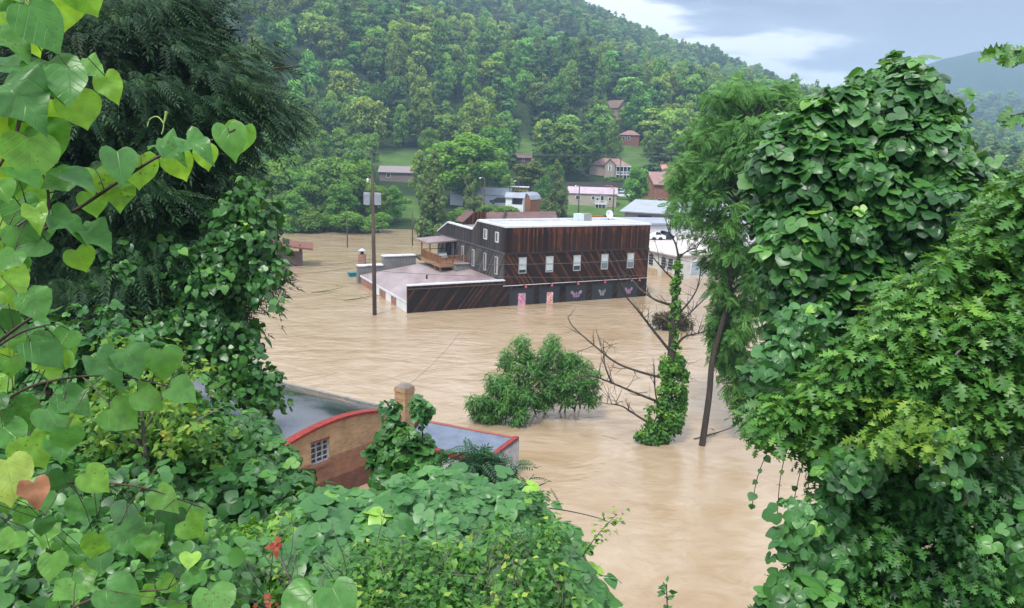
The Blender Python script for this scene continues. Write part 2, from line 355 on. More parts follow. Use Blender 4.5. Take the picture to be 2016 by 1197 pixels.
def build_ground():
    na, nr = 360, 170
    az = np.linspace(-math.pi, math.pi, na, endpoint=False)
    az = np.sign(az)*np.abs(az/math.pi)**1.35*math.pi
    r = np.concatenate([np.linspace(.4, 28, 40), np.geomspace(31, 108, 10), np.geomspace(111, 2150, nr-50)])
    A, Rr = np.meshgrid(az, r); X = Rr*np.sin(A); Y = Rr*np.cos(A); Z = terrain(X, Y)
    V = np.stack([X, Y, Z], -1).reshape(-1, 3); V = np.vstack([V, [[0, 0, 13.3]]])
    F = []; n = len(r)
    i, j = np.meshgrid(np.arange(n-1), np.arange(na), indexing='ij'); i = i.ravel(); j = j.ravel(); k = (j+1) % na
    Q = np.stack([i*na+j, (i+1)*na+j, (i+1)*na+k, i*na+k], -1)
    Q = Q[:, ::-1]
    jj = np.arange(na); T = np.stack([jj, (jj+1) % na, np.full(na, n*na)], -1)[:, ::-1]
    loops = np.concatenate([Q.ravel(), T.ravel()]); st = np.concatenate([np.arange(len(Q))*4, len(Q)*4+np.arange(na)*3])
    P = np.stack(proj(V), -1)
    rv = np.hypot(V[:, 0], V[:, 1]); forest = np.ones(len(V))
    fwd = (V-EYE)@_F > 1
    for (x0, y0, x1, y1) in LAWNS:
        forest[fwd & (P[:, 0] > x0-8) & (P[:, 0] < x1+8) & (P[:, 1] > y0-6) & (P[:, 1] < y1+6) & (rv < 420)] = 0
    forest[(rv < 110)] = 1
    m, nt, p, out = newmat('ground'); L = nt.links.new
    at = nd(nt, 'ShaderNodeAttribute', attribute_name='rnd'); tc = nd(nt, 'ShaderNodeTexCoord')
    n1 = nd(nt, 'ShaderNodeTexNoise', inp={'Scale': .15, 'Detail': 8., 'Roughness': .7}); L(tc.outputs['Object'], n1.inputs[0])
    g = ramp(nt, n1.outputs[0], [(.3, (.07, .135, .035)), (.6, (.125, .22, .055))])
    n2 = nd(nt, 'ShaderNodeTexNoise', inp={'Scale': .09, 'Detail': 10., 'Roughness': .8}); L(tc.outputs['Object'], n2.inputs[0])
    d = ramp(nt, n2.outputs[0], [(.35, (.018, .035, .012)), (.65, (.05, .09, .03))])
    mx = nd(nt, 'ShaderNodeMix', data_type='RGBA'); L(at.outputs['Fac'], mx.inputs[0]); L(g, mx.inputs[6]); L(d, mx.inputs[7])
    L(mx.outputs[2], p.inputs['Base Color']); p.inputs['Roughness'].default_value = .95; p.inputs['Specular IOR Level'].default_value = .1
    b = nd(nt, 'ShaderNodeBump', inp={'Strength': 1., 'Distance': 1.5}); L(n2.outputs[0], b.inputs['Height']); L(b.outputs[0], p.inputs['Normal'])
    me = raw_mesh('ground', V, loops, st, [m], rnd=forest, smooth=True)
    tag(link(bpy.data.objects.new('ground', me)), 'grassy valley floor and wooded hillsides', None, None, 'structure')
LAWNS = [(1008, 278, 1064, 312), (1225, 284, 1292, 322), (742, 302, 835, 332), (1110, 392, 1245, 420), (790, 396, 822, 425)]
build_ground()

def build_water():
    m, nt, p, out = newmat('muddy_water'); L = nt.links.new
    tc = nd(nt, 'ShaderNodeTexCoord')
    def noise(scale, st, det=4., dist=0., rot=0., ro=.55):
        mp = nd(nt, 'ShaderNodeMapping'); mp.inputs['Scale'].default_value = st; mp.inputs['Rotation'].default_value = (0, 0, rad(rot)); L(tc.outputs['Object'], mp.inputs[0])
        n = nd(nt, 'ShaderNodeTexNoise', inp={'Scale': scale, 'Detail': det, 'Distortion': dist, 'Roughness': ro}); L(mp.outputs[0], n.inputs[0]); return n.outputs[0]
    swirl = noise(.05, (.9, 1.3, 1), 6., 2.5, 12); fine = noise(.4, (.8, 1.2, 1), 6., 2.4, 8)
    a = nd(nt, 'ShaderNodeMath', operation='MULTIPLY_ADD', inp={1: .45}); L(fine, a.inputs[0])
    s2 = nd(nt, 'ShaderNodeMath', operation='MULTIPLY', inp={1: .6}); L(swirl, s2.inputs[0]); L(s2.outputs[0], a.inputs[2])
    L(ramp(nt, a.outputs[0], [(.34, (.285, .198, .112)), (.52, (.345, .256, .162)), (.70, (.405, .32, .225))]), p.inputs['Base Color'])
    p.inputs['Roughness'].default_value = .12; p.inputs['IOR'].default_value = 1.33; p.inputs['Specular IOR Level'].default_value = .5
    w1 = noise(.42, (.75, 1.25, 1), 4., 1.6, 14, .55); w2 = noise(1.7, (.8, 1.2, 1), 4., 1.2, -20, .6); w3 = noise(.13, (.7, 1.3, 1), 3., 2.2, 8)
    b0 = nd(nt, 'ShaderNodeBump', inp={'Strength': .8, 'Distance': .17}); L(w3, b0.inputs['Height'])
    b1 = nd(nt, 'ShaderNodeBump', inp={'Strength': .6, 'Distance': .10}); L(w1, b1.inputs['Height']); L(b0.outputs[0], b1.inputs['Normal'])
    b2 = nd(nt, 'ShaderNodeBump', inp={'Strength': .5, 'Distance': .05}); L(w2, b2.inputs['Height']); L(b1.outputs[0], b2.inputs['Normal'])
    L(b2.outputs[0], p.inputs['Normal'])
    mb = MB(); mb.add([(-420, 3, 0), (420, 3, 0), (420, 330, 0), (-420, 330, 0)], [(0, 1, 2, 3)])
    tag(mb.build('water', m), 'muddy tan floodwater filling the valley', None, None, 'structure')
build_water()

# ------------------------------------------------------------ the dark timber building
B0 = atz(992, 603); B0[2] = 0
S_ = rad(63.2); DU = np.array([math.sin(S_), math.cos(S_), 0]); DS = np.array([-math.cos(S_), math.sin(S_), 0])
TB = frame_T(B0, DU, DS)
RUST = (.20, .068, .028)
P_V = planks('boards_vertical', 90, .20, (.020, .010, .007), (.075, .030, .017), RUST, .29, top=7.95)
P_D = planks('boards_diagonal', -55, .20, (.017, .010, .008), (.060, .027, .016), (.17, .065, .03), .37)
P_U = planks('boards_rising', 52, .20, (.014, .011, .010), (.045, .028, .021), (.14, .06, .03), .33)
P_G = planks('boards_grey', 90, .26, (.030, .027, .028), (.075, .068, .068), (.12, .09, .07), .30)
P_GD = planks('boards_grey_diagonal', -52, .26, (.040, .038, .041), (.11, .105, .108), (.17, .14, .12), .45)
DARKTRIM = paint('dark_board_trim', (.018, .014, .012), .7, .4); SLATE = paint('slate_panel', (.022, .028, .033), .6, .3)
MEMB = paint('roof_membrane', (.47, .49, .52), .5, .25, .5, c2=(.30, .30, .31))
SHINGLE_R = ribbed('rust_roof', (.16, .075, .06), (.08, .045, .042), .3, .6, 0)
ROOFP = paint('annex_roof_sheet', (.34, .28, .29), .4, .3, .35, c2=(.20, .135, .12), stretch=(1, .35, 1))
WOOD = paint('orange_deck_wood', (.25, .115, .05), .7, .4, 2.)
BRICK2 = brick('annex_brick', (.36, .15, .09), (.28, .12, .075), (.35, .30, .26))
GREYSIDE = ribbed('grey_siding', (.19, .19, .18), (.13, .13, .12), .35, .6, 0)
def timber_building():
    root = empty('timber_building', B0, 'large dark timber clad building with white flat roof standing in the flood', 'building')
    G = lambda: MB(TB)
    # front facade in three bands, left side wall in two
    G().box(0, 17.3, 0, .3, 5.26, 7.80).build('upper_wall', P_V, root)
    G().box(0, 17.3, .003, .3, 2.02, 5.26).build('middle_wall', P_D, root)
    G().box(0, 17.3, .006, .3, -3, 2.02).build('lower_wall', P_U, root)
    g = G(); prof = [(.3, 5.26), (.3, 7.8), (6.7, 7.8), (8.05, 6.75), (15.3, 6.80), (18.5, 5.5), (18.5, 5.26)]
    g.prism([(a, b) for a, b in prof], 0, .003, .3).build('side_wall', P_G, root)
    G().box(.006, .3, .3, 18.5, -3, 5.26).build('side_wall', P_GD, root)
    G().box(17.0, 17.3, .3, 7.3, -3, 7.8).build('side_wall', P_V, root)
    G().box(17.0, 17.28, 7.3, 18.5, -3, 6.7).build('side_wall', P_V, root)
    G().box(.3, 17, 7.0, 7.3, -3, 7.8).build('rear_wall', P_V, root)
    G().box(.3, 17, 18.2, 18.5, -3, 5.3).build('rear_wall', P_V, root)
    # belts
    G().box(-.05, 17.35, -.06, 0, 5.16, 5.34).build('belt_course', DARKTRIM, root)
    G().box(-.06, 0, 0, 18.5, 5.18, 5.32).build('belt_course', paint('grey_trim', (.09, .085, .085), .7, .3), root)
    G().box(-.04, .0, -.05, .0, 2.66, 7.8).build('corner_board', DARKTRIM, root)
    # flat roof with raised white edge
    r = G().box(.3, 17.0, .3, 7.0, 7.62, 7.78).build('roof', MEMB, root)
    e = G(); e.box(-.06, 17.36, -.08, .32, 7.8, 7.98); e.box(-.06, .32, .32, 6.75, 7.8, 7.98); e.box(16.98, 17.36, .32, 7.3, 7.8, 7.98); e.box(.32, 16.98, 6.98, 7.3, 7.8, 7.98)
    e.build('roof_edge', TRIM, r)
    e = G()
    for (a, za), (b, zb) in (((6.75, 7.98), (8.05, 6.92)), ((8.05, 6.92), (15.3, 6.98)), ((15.3, 6.98), (18.55, 5.64))):
        e.slab([(-.08, a, za), (.34, a, za), (.34, b, zb), (-.08, b, zb)], .15)
    e.build('side_coping', TRIM, root)
    G().slab([(.3, 7.3, 6.75), (17, 7.3, 6.75), (17, 15.3, 6.75), (.3, 15.3, 6.75)], .1).build('rear_roof', paint('rear_roof_grey', (.22, .21, .22), .6), root)
    G().slab([(.3, 15.3, 6.75), (17, 15.3, 6.75), (17, 18.5, 5.45), (.3, 18.5, 5.45)], .1).build('rear_roof', SHINGLE_R, root)
    # windows in the front
    for u, hh in ((1.93, 0), (5.0, .0), (8.25, 0), (11.65, 0), (14.95, 0)):
        zb = {1.93: 3.6, 5.0: 3.4, 8.25: 3.75, 11.65: 3.9, 14.95: 3.88}[u]; f = G(); w = .43; z0, z1 = 3.22, 4.84
        f.box(u-w, u-w+.06, -.07, .0, z0, z1); f.box(u+w-.06, u+w, -.07, 0, z0, z1); f.box(u-w+.06, u+w-.06, -.07, 0, z1-.09, z1); f.box(u-w+.06, u+w-.06, -.07, 0, z0, z0+.09); f.box(u-w+.06, u+w-.06, -.06, 0, 3.98, 4.05)
        fo = f.build('window', paint('window_frame', (.36, .38, .40), .5, .2), root)
        G().box(u-w+.06, u+w-.06, -.03, -.005, 4.05, z1-.09).build('blind', BLIND, fo)
        G().box(u-w+.06, u+w-.06, -.03, -.005, zb, 3.98).build('blind', BLIND, fo)
        G().box(u-w+.06, u+w-.06, -.028, -.005, z0+.09, zb).build('pane', GLASS if u < 9 else glassy('teal_glass', (.12, .18, .2)), fo)
    # narrow curtained windows in the side wall
    PALE = paint('pale_curtain', (.42, .40, .38), .7, .3)
    for s, wd in ((1.92, .35), (4.69, .3), (7.73, .3), (10.64, .28), (13.58, .3), (16.2, .28)):
        f = G(); f.box(-.07, 0, s-wd, s-wd+.07, 2.9, 4.72); f.box(-.07, 0, s+wd-.07, s+wd, 2.9, 4.72); f.box(-.07, 0, s-wd+.07, s+wd-.07, 4.63, 4.72); f.box(-.07, 0, s-wd+.07, s+wd-.07, 2.9, 2.98)
        fo = f.build('side_window', PALE, root)
        G().box(-.03, -.004, s-wd+.07, s-.02, 2.98, 4.63).build('curtain', PALE, fo); G().box(-.028, -.004, s-.02, s+wd-.07, 2.98, 4.63).build('pane', GLASS, fo)
    for s in (1.92, 4.71):
        f = G(); f.box(-.07, 0, s-.4, s-.32, 6.15, 7.2); f.box(-.07, 0, s+.32, s+.4, 6.15, 7.2); f.box(-.07, 0, s-.32, s+.32, 7.12, 7.2); f.box(-.07, 0, s-.32, s+.32, 6.15, 6.23)
        fo = f.build('upper_window', TRIM, root); G().box(-.03, -.004, s-.32, s+.05, 6.23, 7.12).build('curtain', PALE, fo); G().box(-.028, -.004, s+.05, s+.32, 6.23, 7.12).build('pane', GLASS, fo)
    # lower bays with posters
    cols = [((.12, .14, .45), (.85, .22, .04), (.65, .5, .7)), ((.75, .45, .42), (.45, .06, .08), (.8, .7, .65)), ((.35, .06, .12), (.45, .45, .6), (.12, .06, .25)), ((.22, .24, .25), (.10, .05, .06), (.4, .42, .42)), ((.08, .10, .3), (.5, .06, .06), (.5, .52, .6))]
    for i, (u0, u1) in enumerate(((.61, 3.31), (3.99, 6.2), (7.12, 9.55), (10.26, 12.81), (13.52, 16.06))):
        f = G(); f.box(u0, u1, -.03, .0, -2, 1.6); b = f.build('bay_panel', SLATE, root)
        f = G(); f.box(u0-.12, u0, -.07, 0, -2, 1.72); f.box(u1, u1+.12, -.07, 0, -2, 1.72); f.box(u0, u1, -.07, 0, 1.6, 1.72); f.build('bay_frame', DARKTRIM, b)
        m, nt, p, out = newmat('poster_print'); L = nt.links.new
        tc = nd(nt, 'ShaderNodeTexCoord'); vo = nd(nt, 'ShaderNodeTexNoise', inp={'Scale': (3.2+.6*i if i < 2 else 7.), 'Detail': 2., 'Distortion': 1.5}); L(tc.outputs['Object'], vo.inputs[0])
        L(ramp(nt, vo.outputs[0], [(.36, cols[i][2]), (.46, cols[i][0]), (.56, cols[i][1]), (.68, cols[i][2])]), p.inputs['Base Color']); p.inputs['Roughness'].default_value = .35
        c = (u0+u1)/2+(0.0, .1, -.0, .0, .15)[i]
        if i < 2: G().box(c-(.42, .36)[i], c+(.42, .36)[i], -.05, -.032, -.3, 1.22-.08*i).build('poster', m, b)
        else:   # winged emblems
            e = G(); w = (.68, .45, .5)[i-2]
            def pp(q, sg): return [(c+sg*a*w, b_*.8+.32) for a, b_ in (q if sg > 0 else q[::-1])]
            for sg in (1, -1):
                e.prism(pp([(.14, .3), (.3, .12), (.55, .2), (.6, .45), (.2, .5)], sg), 1, -.05, -.032); e.prism(pp([(.16, .56), (.62, .5), (.95, .62), (1., .95), (.7, 1.), (.45, .82)], sg), 1, -.048, -.032)
            e.prism(pp([(-.1, .1), (.1, .1), (.12, .7), (0, .9), (-.12, .7)], 1), 1, -.055, -.032)
            e.build('emblem', m, b)
    # conduit and red gooseneck lamps over the bays
    G().tube([(-.2, -.12, 2.07), (17.2, -.12, 2.07)], .03, 5).build('conduit', TRIM, root)
    REDL = paint('red_enamel', (.5, .06, .06), .35)
    for u in (2.1, 5.1, 8.2, 11.5, 14.9, 15.9):
        g = G(); g.tube([(u, -.12, 2.07), (u, -.35, 2.15), (u, -.55, 2.05)], .02, 5); l = g.build('wall_lamp', DARKTRIM, root)
        G().tube([(u, -.55, 2.08), (u, -.56, 1.98), (u, -.58, 1.84)], [.05, .09, .17], 8).build('lamp_shade', REDL, l)
    # rusty raised roofs and gable behind the white roof
    G().prism([(-1.1+2.4, 7.0), (2.6, 8.15), (4.2, 8.15), (4.2, 6.6), (1.3, 6.6)], 1, 13.8, 14.0).build('raised_gable', P_V, root)
    G().slab([(4.2, 13.6, 7.25), (13.6, 13.6, 7.35), (14.2, 15.2, 8.05), (4.2, 15.2, 8.0)], .12).build('raised_roof', SHINGLE_R, root)
    G().box(4.2, 13.6, 13.9, 15.0, 6.7, 7.2).build('raised_wall', GREYSIDE, root)
    G().slab([(1.2, 13.7, 7.05), (2.6, 13.7, 8.22), (2.6, 16, 8.22), (1.2, 16, 7.05)], .08).build('raised_roof', SHINGLE_R, root)
    G().slab([(5.6, 12.6, 7.1), (5.9, 12.6, 7.1), (7.4, 14.9, 8.2), (7.1, 14.9, 8.2)], .15).build('roof_valley_board', DARKTRIM, root)
    G().box(14.5, 17.2, 9.0, 9.2, 6.75, 8.05).build('orange_fascia', paint('orange_rust', (.45, .16, .05), .7), root)
    # rooftop unit and dish
    a = G().box(11.6, 12.4, 5.6, 6.6, 7.78, 8.55).build('rooftop_unit', paint('unit_white', (.6, .68, .74), .4), root)
    G().box(12.45, 13.4, 5.6, 6.6, 7.78, 8.55).build('unit_grille', ribbed('unit_grille', (.28, .30, .28), (.2, .2, .2), .12, .5, 1), a)
    d = G().tube([(16.2, 6.4, 7.78), (16.2, 6.4, 8.3)], .04, 6).build('dish_mast', DARKTRIM, root)
    g = G(); n = 14; rings = [(.05, .12), (.3, .06), (.48, -.03)]; V = []
    for (rr, zz) in rings:
        for k in range(n): w = 2*math.pi*k/n; V.append((16.2+rr*math.cos(w), 6.3+zz+.25*rr*math.sin(w), 8.45+rr*math.sin(w)))
    F = [(i*n+k, i*n+(k+1) % n, (i+1)*n+(k+1) % n, (i+1)*n+k) for i in range(2) for k in range(n)]+[tuple(range(n))]
    g.add(V, F, True).build('satellite_dish', WHITE, d)
    # low annex to the left
    G().box(-10, 0, .0, .3, -3, 2.28).build('annex_wall', P_U, root)
    G().box(-10, -.002, -.003, .3, 2.28, 2.56).build('annex_parapet', P_V, root)
    G().box(-10.02, 0, -.06, -.003, 2.22, 2.30).build('annex_belt', paint('belt_brown', (.1, .07, .055), .6), root)
    G().box(-10.08, .02, -.1, .36, 2.56, 2.68).build('annex_coping', TRIM, root)
    ann = G(); ann.slab([(-10, .3, 1.0), (-.02, .3, 2.45), (-.02, 16.4, 2.5), (-10, 16.4, 1.05)], .12); ann.build('annex_roof', ROOFP, root)
    G().box(-10.06, -9.98, .28, 16.4, .82, 1.02).build('eave_trim', TRIM, root)
    # left brick wall with white panels
    G().box(-9.98, -9.7, .3, 16.4, -3, .86).build('annex_brick_wall', BRICK2, root)
    for s0, s1 in ((.3, 3.4), (5.2, 6.9), (9.2, 11.6)): G().box(-10.0, -9.97, s0, s1, -2, .8).build('wall_panel', WHITE, root)
    # grey siding parapets beyond the annex
    for u0, u1, zt in ((-10.2, -7.3, 1.95), (-7.3, -3.4, 2.95)):
        o = G().box(u0+.01, u1-.01, 16.6, 17.4, -3, zt).build('siding_wall', GREYSIDE, root); G().box(u0, u1, 16.5, 17.5, zt, zt+.12).build('siding_cap', TRIM, o)
    G().slab([(-3.4, 15.2, 2.75), (-.1, 15.2, 2.75), (-.1, 17.4, 2.95), (-3.4, 17.4, 2.95)], .15).build('dark_rear_roof', DARKTRIM, root)
    # deck with railing and little roof
    D = G().box(-3.2, -.02, 9.4, 15.6, 2.86, 2.98).build('deck', WOOD, root)
    g = G(); g.box(-3.22, -.02, 9.36, 9.42, 2.62, 3.0); g.box(-3.24, -3.18, 9.42, 15.6, 2.62, 3.0); g.build('deck_fascia', paint('fascia_tan', (.32, .18, .09), .7), D)
    for (u, s, zt) in ((-3.12, 9.5, 3.9), (-1.7, 9.5, 3.9), (-.2, 9.5, 3.9), (-3.12, 12.7, 5.0), (-3.12, 15.4, 5.0), (-3.12, 11.1, 3.9)):
        G().box(u-.06, u+.06, s-.06, s+.06, 2.2 if zt < 4 and u < -3 else 2.9, zt).build('post', WOOD, D)
    r = G(); r.box(-3.15, -3.09, 9.5, 15.4, 3.82, 3.9); r.box(-3.1, -.2, 9.47, 9.53, 3.82, 3.9); r.box(-3.1, -.2, 15.35, 15.41, 3.82, 3.9)
    for k in range(38): s = 9.6+k*.155; r.box(-3.14, -3.10, s, s+.05, 3.0, 3.82)
    for k in range(18): u = -3.05+k*.16; r.box(u, u+.05, 9.48, 9.52, 3.0, 3.82)
    r.build('railing', WOOD, D)
    G().slab([(-3.5, 12.3, 4.98), (-.02, 12.3, 5.2), (-.02, 16.8, 5.2), (-3.5, 16.8, 4.98)], .14).build('porch_roof', paint('porch_roof', (.27, .2, .2), .5, .3, 1.), D)
    G().box(-1.6, 0, 8.6, 10.2, 2.3, 3.0).build('duct_box', paint('duct_grey', (.19, .2, .18), .6), root)
    G().box(-1.7, .0, 8.5, 10.3, 3.0, 3.06).build('duct_lid', paint('duct_lid', (.3, .24, .25), .5), root)
    G().tube([(-5.2, 8, 1.7), (-5.2, 8, 2.15)], .09, 8).build('vent_pipe', DARKTRIM, root)
    return root
timber_building()
dg = MB(TB); dg.slab([(-2.3, 12.0, 3.35), (-1.3, 12.0, 3.35), (-1.0, 13.1, 3.75), (-2.0, 13.1, 3.75)], .12); dg.slab([(-2.2, 12.1, 3.2), (-1.5, 12.1, 3.2), (-1.5, 12.8, 3.2), (-2.2, 12.8, 3.2)], .22)
tag(dg.build('deck_chair', paint('grey_cover', (.33, .38, .40), .5)), 'grey covered lounge chair on the orange wooden deck', 'chair')

# ------------------------------------------------------------ brick building with the bowed roof
BR0 = atz(830, 823, 2.2); A_ = rad(38)
BD = np.array([math.sin(A_), math.cos(A_), 0]); BN = np.array([-math.sin(rad(61)), math.cos(rad(61)), 0])      # along gable (away), and back along the barrel
TR = lambda V: np.array([BR0[0], BR0[1], 0])+V[:, :1]*BD+V[:, 1:2]*BN+V[:, 2:3]*np.array([0, 0, 1.])
BRICKM = brick('tan_brick', (.47, .29, .135), (.36, .20, .09), (.42, .34, .25), [(1.95, (.70, .52, .56)), (.95, (.55, .52, .58))])
RED = paint('red_coping', (.26, .024, .014), .65, .5, 6.)
def brick_building():
    root = empty('brick_building', (BR0[0], BR0[1], 0), 'tan brick building with bowed roof and red coping, half under kudzu', 'building')
    G = lambda: MB(TR)
    arc = [(-9.8+9.8*k/28, 2.2+1.24*(1-((k/14)-1)**2)) for k in range(29)]
    # gable wall in strips round the window opening
    w0, w1, wz0, wz1 = -6.50, -5.55, 1.82, 2.80
    def strip(a, b, lo, cut=None):
        xs = [x for x, _ in arc if a < x < b]; xs = [a]+xs+[b]
        top = [(x, float(np.interp(x, [p[0] for p in arc], [p[1] for p in arc]))) for x in xs]
        return top+[(b, lo), (a, lo)]
    g = G(); g.prism(strip(-9.8, w0, -3), 1, 0, .3); g.prism(strip(w1, 0, -3), 1, 0, .3); g.prism(strip(w0, w1, wz1), 1, 0, .3); g.box(w0, w1, 0, .3, -3, wz0)
    g.build('gable_wall', BRICKM, root)
    g = G(); g.box(-9.8, -9.5, .3, 15, -3, 2.15); g.box(-.3, 0, .3, 15, -3, 2.15); g.box(-9.5, -.3, 14.7, 15, -3, 2.15); g.build('long_wall', BRICKM, root)
    c = G()
    for (x0, z0), (x1, z1) in zip(arc[:-1], arc[1:]): c.slab([(x0, -.07, z0+.12), (x1, -.07, z1+.12), (x1, .33, z1+.12), (x0, .33, z0+.12)], .115)
    c.build('coping', RED, root)
    m, nt, p, out = newmat('wet_roofing'); L = nt.links.new
    tc = nd(nt, 'ShaderNodeTexCoord'); n = nd(nt, 'ShaderNodeTexNoise', inp={'Scale': .35, 'Detail': 4., 'Roughness': .5}); L(tc.outputs['Object'], n.inputs[0])
    L(ramp(nt, n.outputs[0], [(.42, (.018, .022, .027)), (.7, (.10, .115, .135))]), p.inputs['Base Color'])  # lighter blue-grey tones in the base colour stand in for reflected sky
    L(ramp(nt, n.outputs[0], [(.4, (.08,)*3), (.62, (.35,)*3)]), p.inputs['Roughness']); p.inputs['Specular IOR Level'].default_value = .8
    V = []; ns = 12
    for j in range(ns+1):
        for x, z in arc: V.append((x, .36+14.3*j/ns, z-.02+.02*math.sin(3*j+x)))
    n_ = len(arc); F = [(j*n_+i, j*n_+i+1, (j+1)*n_+i+1, (j+1)*n_+i) for j in range(ns) for i in range(n_-1)]
    G().add(V, F, True).build('barrel_roof', m, root)
    g = G(); g.box(-.10, .08, .36, 15, 2.15, 2.36); g.build('roof_kerb', paint('kerb_concrete', (.22, .21, .19), .8, .3), root)
    # window
    g = G(); t = .05
    g.box(w0, w0+t, .05, .16, wz0, wz1); g.box(w1-t, w1, .05, .16, wz0, wz1); g.box(w0+t, w1-t, .05, .16, wz0, wz0+t); g.box(w0+t, w1-t, .05, .16, wz1-t, wz1)
    for k in (1, 2): x = w0+(w1-w0)*k/3; g.box(x-.017, x+.017, .06, .14, wz0+t, wz1-t)
    for k in (1, 2, 3): z = wz0+(wz1-wz0)*k/4; g.box(w0+t, w1-t, .065, .135, z-.015, z+.015)
    f = g.build('window', paint('steel_sash', (.42, .43, .45), .5, .3), root)
    G().box(w0+t, w1-t, .16, .18, wz0+t, wz1-t).build('panes', GLASS, f)
    G().box(w0-.08, w1+.08, -.09, .05, wz0-.13, wz0-.003).build('sill', BRICKM, f)
    G().box(w0-.03, w1+.03, -.012, .05, wz1, wz1+.07).build('lintel', RED, f)
    # chimney with corbelled, sloping cap
    ch = G(); cx, cy = -1.6, -.42
    ch.box(cx-.30, cx+.30, cy-.30, cy+.30, -3, 4.25); ch.box(cx-.325, cx+.325, cy-.325, cy+.325, 4.05, 4.13)
    cho = ch.build('chimney', BRICKM, root)
    q = [(cx-.31, cy-.31, 4.25), (cx+.31, cy-.31, 4.25), (cx+.31, cy+.31, 4.25), (cx-.31, cy+.31, 4.25), (cx-.12, cy-.12, 4.42), (cx+.12, cy-.12, 4.42), (cx+.12, cy+.12, 4.42), (cx-.12, cy+.12, 4.42)]
    G().add(q, [(0,1,5,4),(1,2,6,5),(2,3,7,6),(3,0,4,7),(4,5,6,7)]).build('chimney_cap', paint('cap_mortar', (.20, .17, .15), .9), cho)
    # flat roofed addition on the right
    zt = 2.05
    a = atz(831, 826, 2.15); b = atz(1022, 862, zt-.15); d = atz(951, 915, zt-.15); e = atz(800, 872, 2.15)
    W_ = MB(); W_.slab([a, e, d, b], .12); W_.build('addition_roof', paint('blue_grey_roofing', (.135, .165, .225), .55, .3, 1.5, c2=(.09, .115, .16)), root)
    def wall(mb, p, q, z0, z1, t):
        p = np.array(p); q = np.array(q); dd = unit((q-p)*[1, 1, 0]); nn = np.array([dd[1], -dd[0], 0])*t
        for_v = [p, q, q+nn, p+nn]; V = [(*v[:2], (z0 if k == 0 else z1+(v[2]-2.0) )) for k in (0, 1) for v in for_v]
        mb.add(V, [(0,3,2,1),(4,5,6,7),(0,1,5,4),(1,2,6,5),(2,3,7,6),(3,0,4,7)])
    BLOCK = paint('whitewashed_block', (.46, .46, .47), .8, .35, 3.)
    w = MB(); wall(w, b, d, -3, 1.86, .2); wall(w, d, e, -3, 1.86, .2); wall(w, a, b, -3, 1.86, .2); w.build('addition_wall', BLOCK, root)
    w = MB(); wall(w, b, d, 1.87, 2.07, .23); wall(w, d, e, 1.87, 2.07, .23); w.build('addition_coping', RED, root)
    w = MB(); wall(w, a, b, 1.87, 2.03, .21); w.build('addition_edge', paint('thin_red_edge', (.28, .08, .05), .6), root)
brick_building()

# ------------------------------------------------------------ smaller buildings
def house(name, label, cat, loc, rot, w, d, h, rh, wallm, roofm, wins=(), hip=False, sink=2., over=.4, extra=None, group=None):
    """gabled or hipped house, ridge along local x. wins: (face 'f'/'l'/'r', position, z, width, height)"""
    T = rot_T(loc, rot); root = empty(name, loc, label, cat, group)
    MB(T).box(-w/2, w/2, -d/2, d/2, -sink, h).build('wall', wallm, root)
    if not hip:
        for sx in (-1, 1): MB(T).prism([(-d/2, h), (d/2, h), (0, h+rh)], 0, sx*w/2-(.15 if sx > 0 else 0), sx*w/2+(0 if sx > 0 else .15)).build('gable', wallm, root)
        r = MB(T); x = w/2+over; y = d/2+over; zz = h-rh*over/(d/2)
        r.slab([(-x, -y, zz+.08), (x, -y, zz+.08), (x, 0, h+rh+.08), (-x, 0, h+rh+.08)], .14); r.slab([(-x, 0, h+rh+.08), (x, 0, h+rh+.08), (x, y, zz+.08), (-x, y, zz+.08)], .14)
        ro = r.build('roof', roofm, root)
    else:
        x = w/2+over; y = d/2+over; k = max(w/2-d/2, .3)
        r = MB(T); r.add([(-x, -y, h), (x, -y, h), (x, y, h), (-x, y, h), (-k, 0, h+rh), (k, 0, h+rh)], [(0, 1, 5, 4), (1, 2, 5), (2, 3, 4, 5), (3, 0, 4), (3, 2, 1, 0)]); ro = r.build('roof', roofm, root)
    for (f, a, z, ww, hh) in wins:
        g = MB(T)
        if f == 'f': fo = g.box(a-ww/2, a+ww/2, -d/2-.06, -d/2, z, z+hh); q = MB(T).box(a-ww/2+.1, a+ww/2-.1, -d/2-.09, -d/2-.06, z+.1, z+hh-.1)
        elif f == 'l': fo = g.box(-w/2-.06, -w/2, a-ww/2, a+ww/2, z, z+hh); q = MB(T).box(-w/2-.09, -w/2-.06, a-ww/2+.1, a+ww/2-.1, z+.1, z+hh-.1)
        else: fo = g.box(w/2, w/2+.06, a-ww/2, a+ww/2, z, z+hh); q = MB(T).box(w/2+.06, w/2+.09, a-ww/2+.1, a+ww/2-.1, z+.1, z+hh-.1)
        o = g.build('window', WHITE, root); q.build('pane', GLASS, o)
    if extra: extra(T, root)
    return root
def gz(x, y, r):
    """ground point in the direction of pixel x at distance r"""
    d = ray(x, y); d = d/math.hypot(d[0], d[1]); p = EYE+d*r; return np.array([p[0], p[1], float(terrain(p[0], p[1]))])
def seat(x, y, r):
    """point at distance r whose height is what the sight line gives"""
    d = ray(x, y); return EYE+d*(r/math.hypot(d[0], d[1]))
SH_PINK = paint('pinkish_shingles', (.30, .18, .16), .8, .3, 1.); SH_BR = paint('brown_shingles', (.17, .11, .085), .8, .3, 1.)
SH_GR = paint('grey_metal_roof', (.30, .33, .38), .45, .2, .5); TANW = paint('tan_wall', (.36, .29, .23), .7, .15, 1.); CREAM = paint('cream_siding', (.40, .35, .30), .7, .12, 1.)
BRN = paint('brown_wall', (.12, .07, .05), .8, .3); PUR = paint('mauve_metal_roof', (.44, .34, .38), .4, .2, .6)
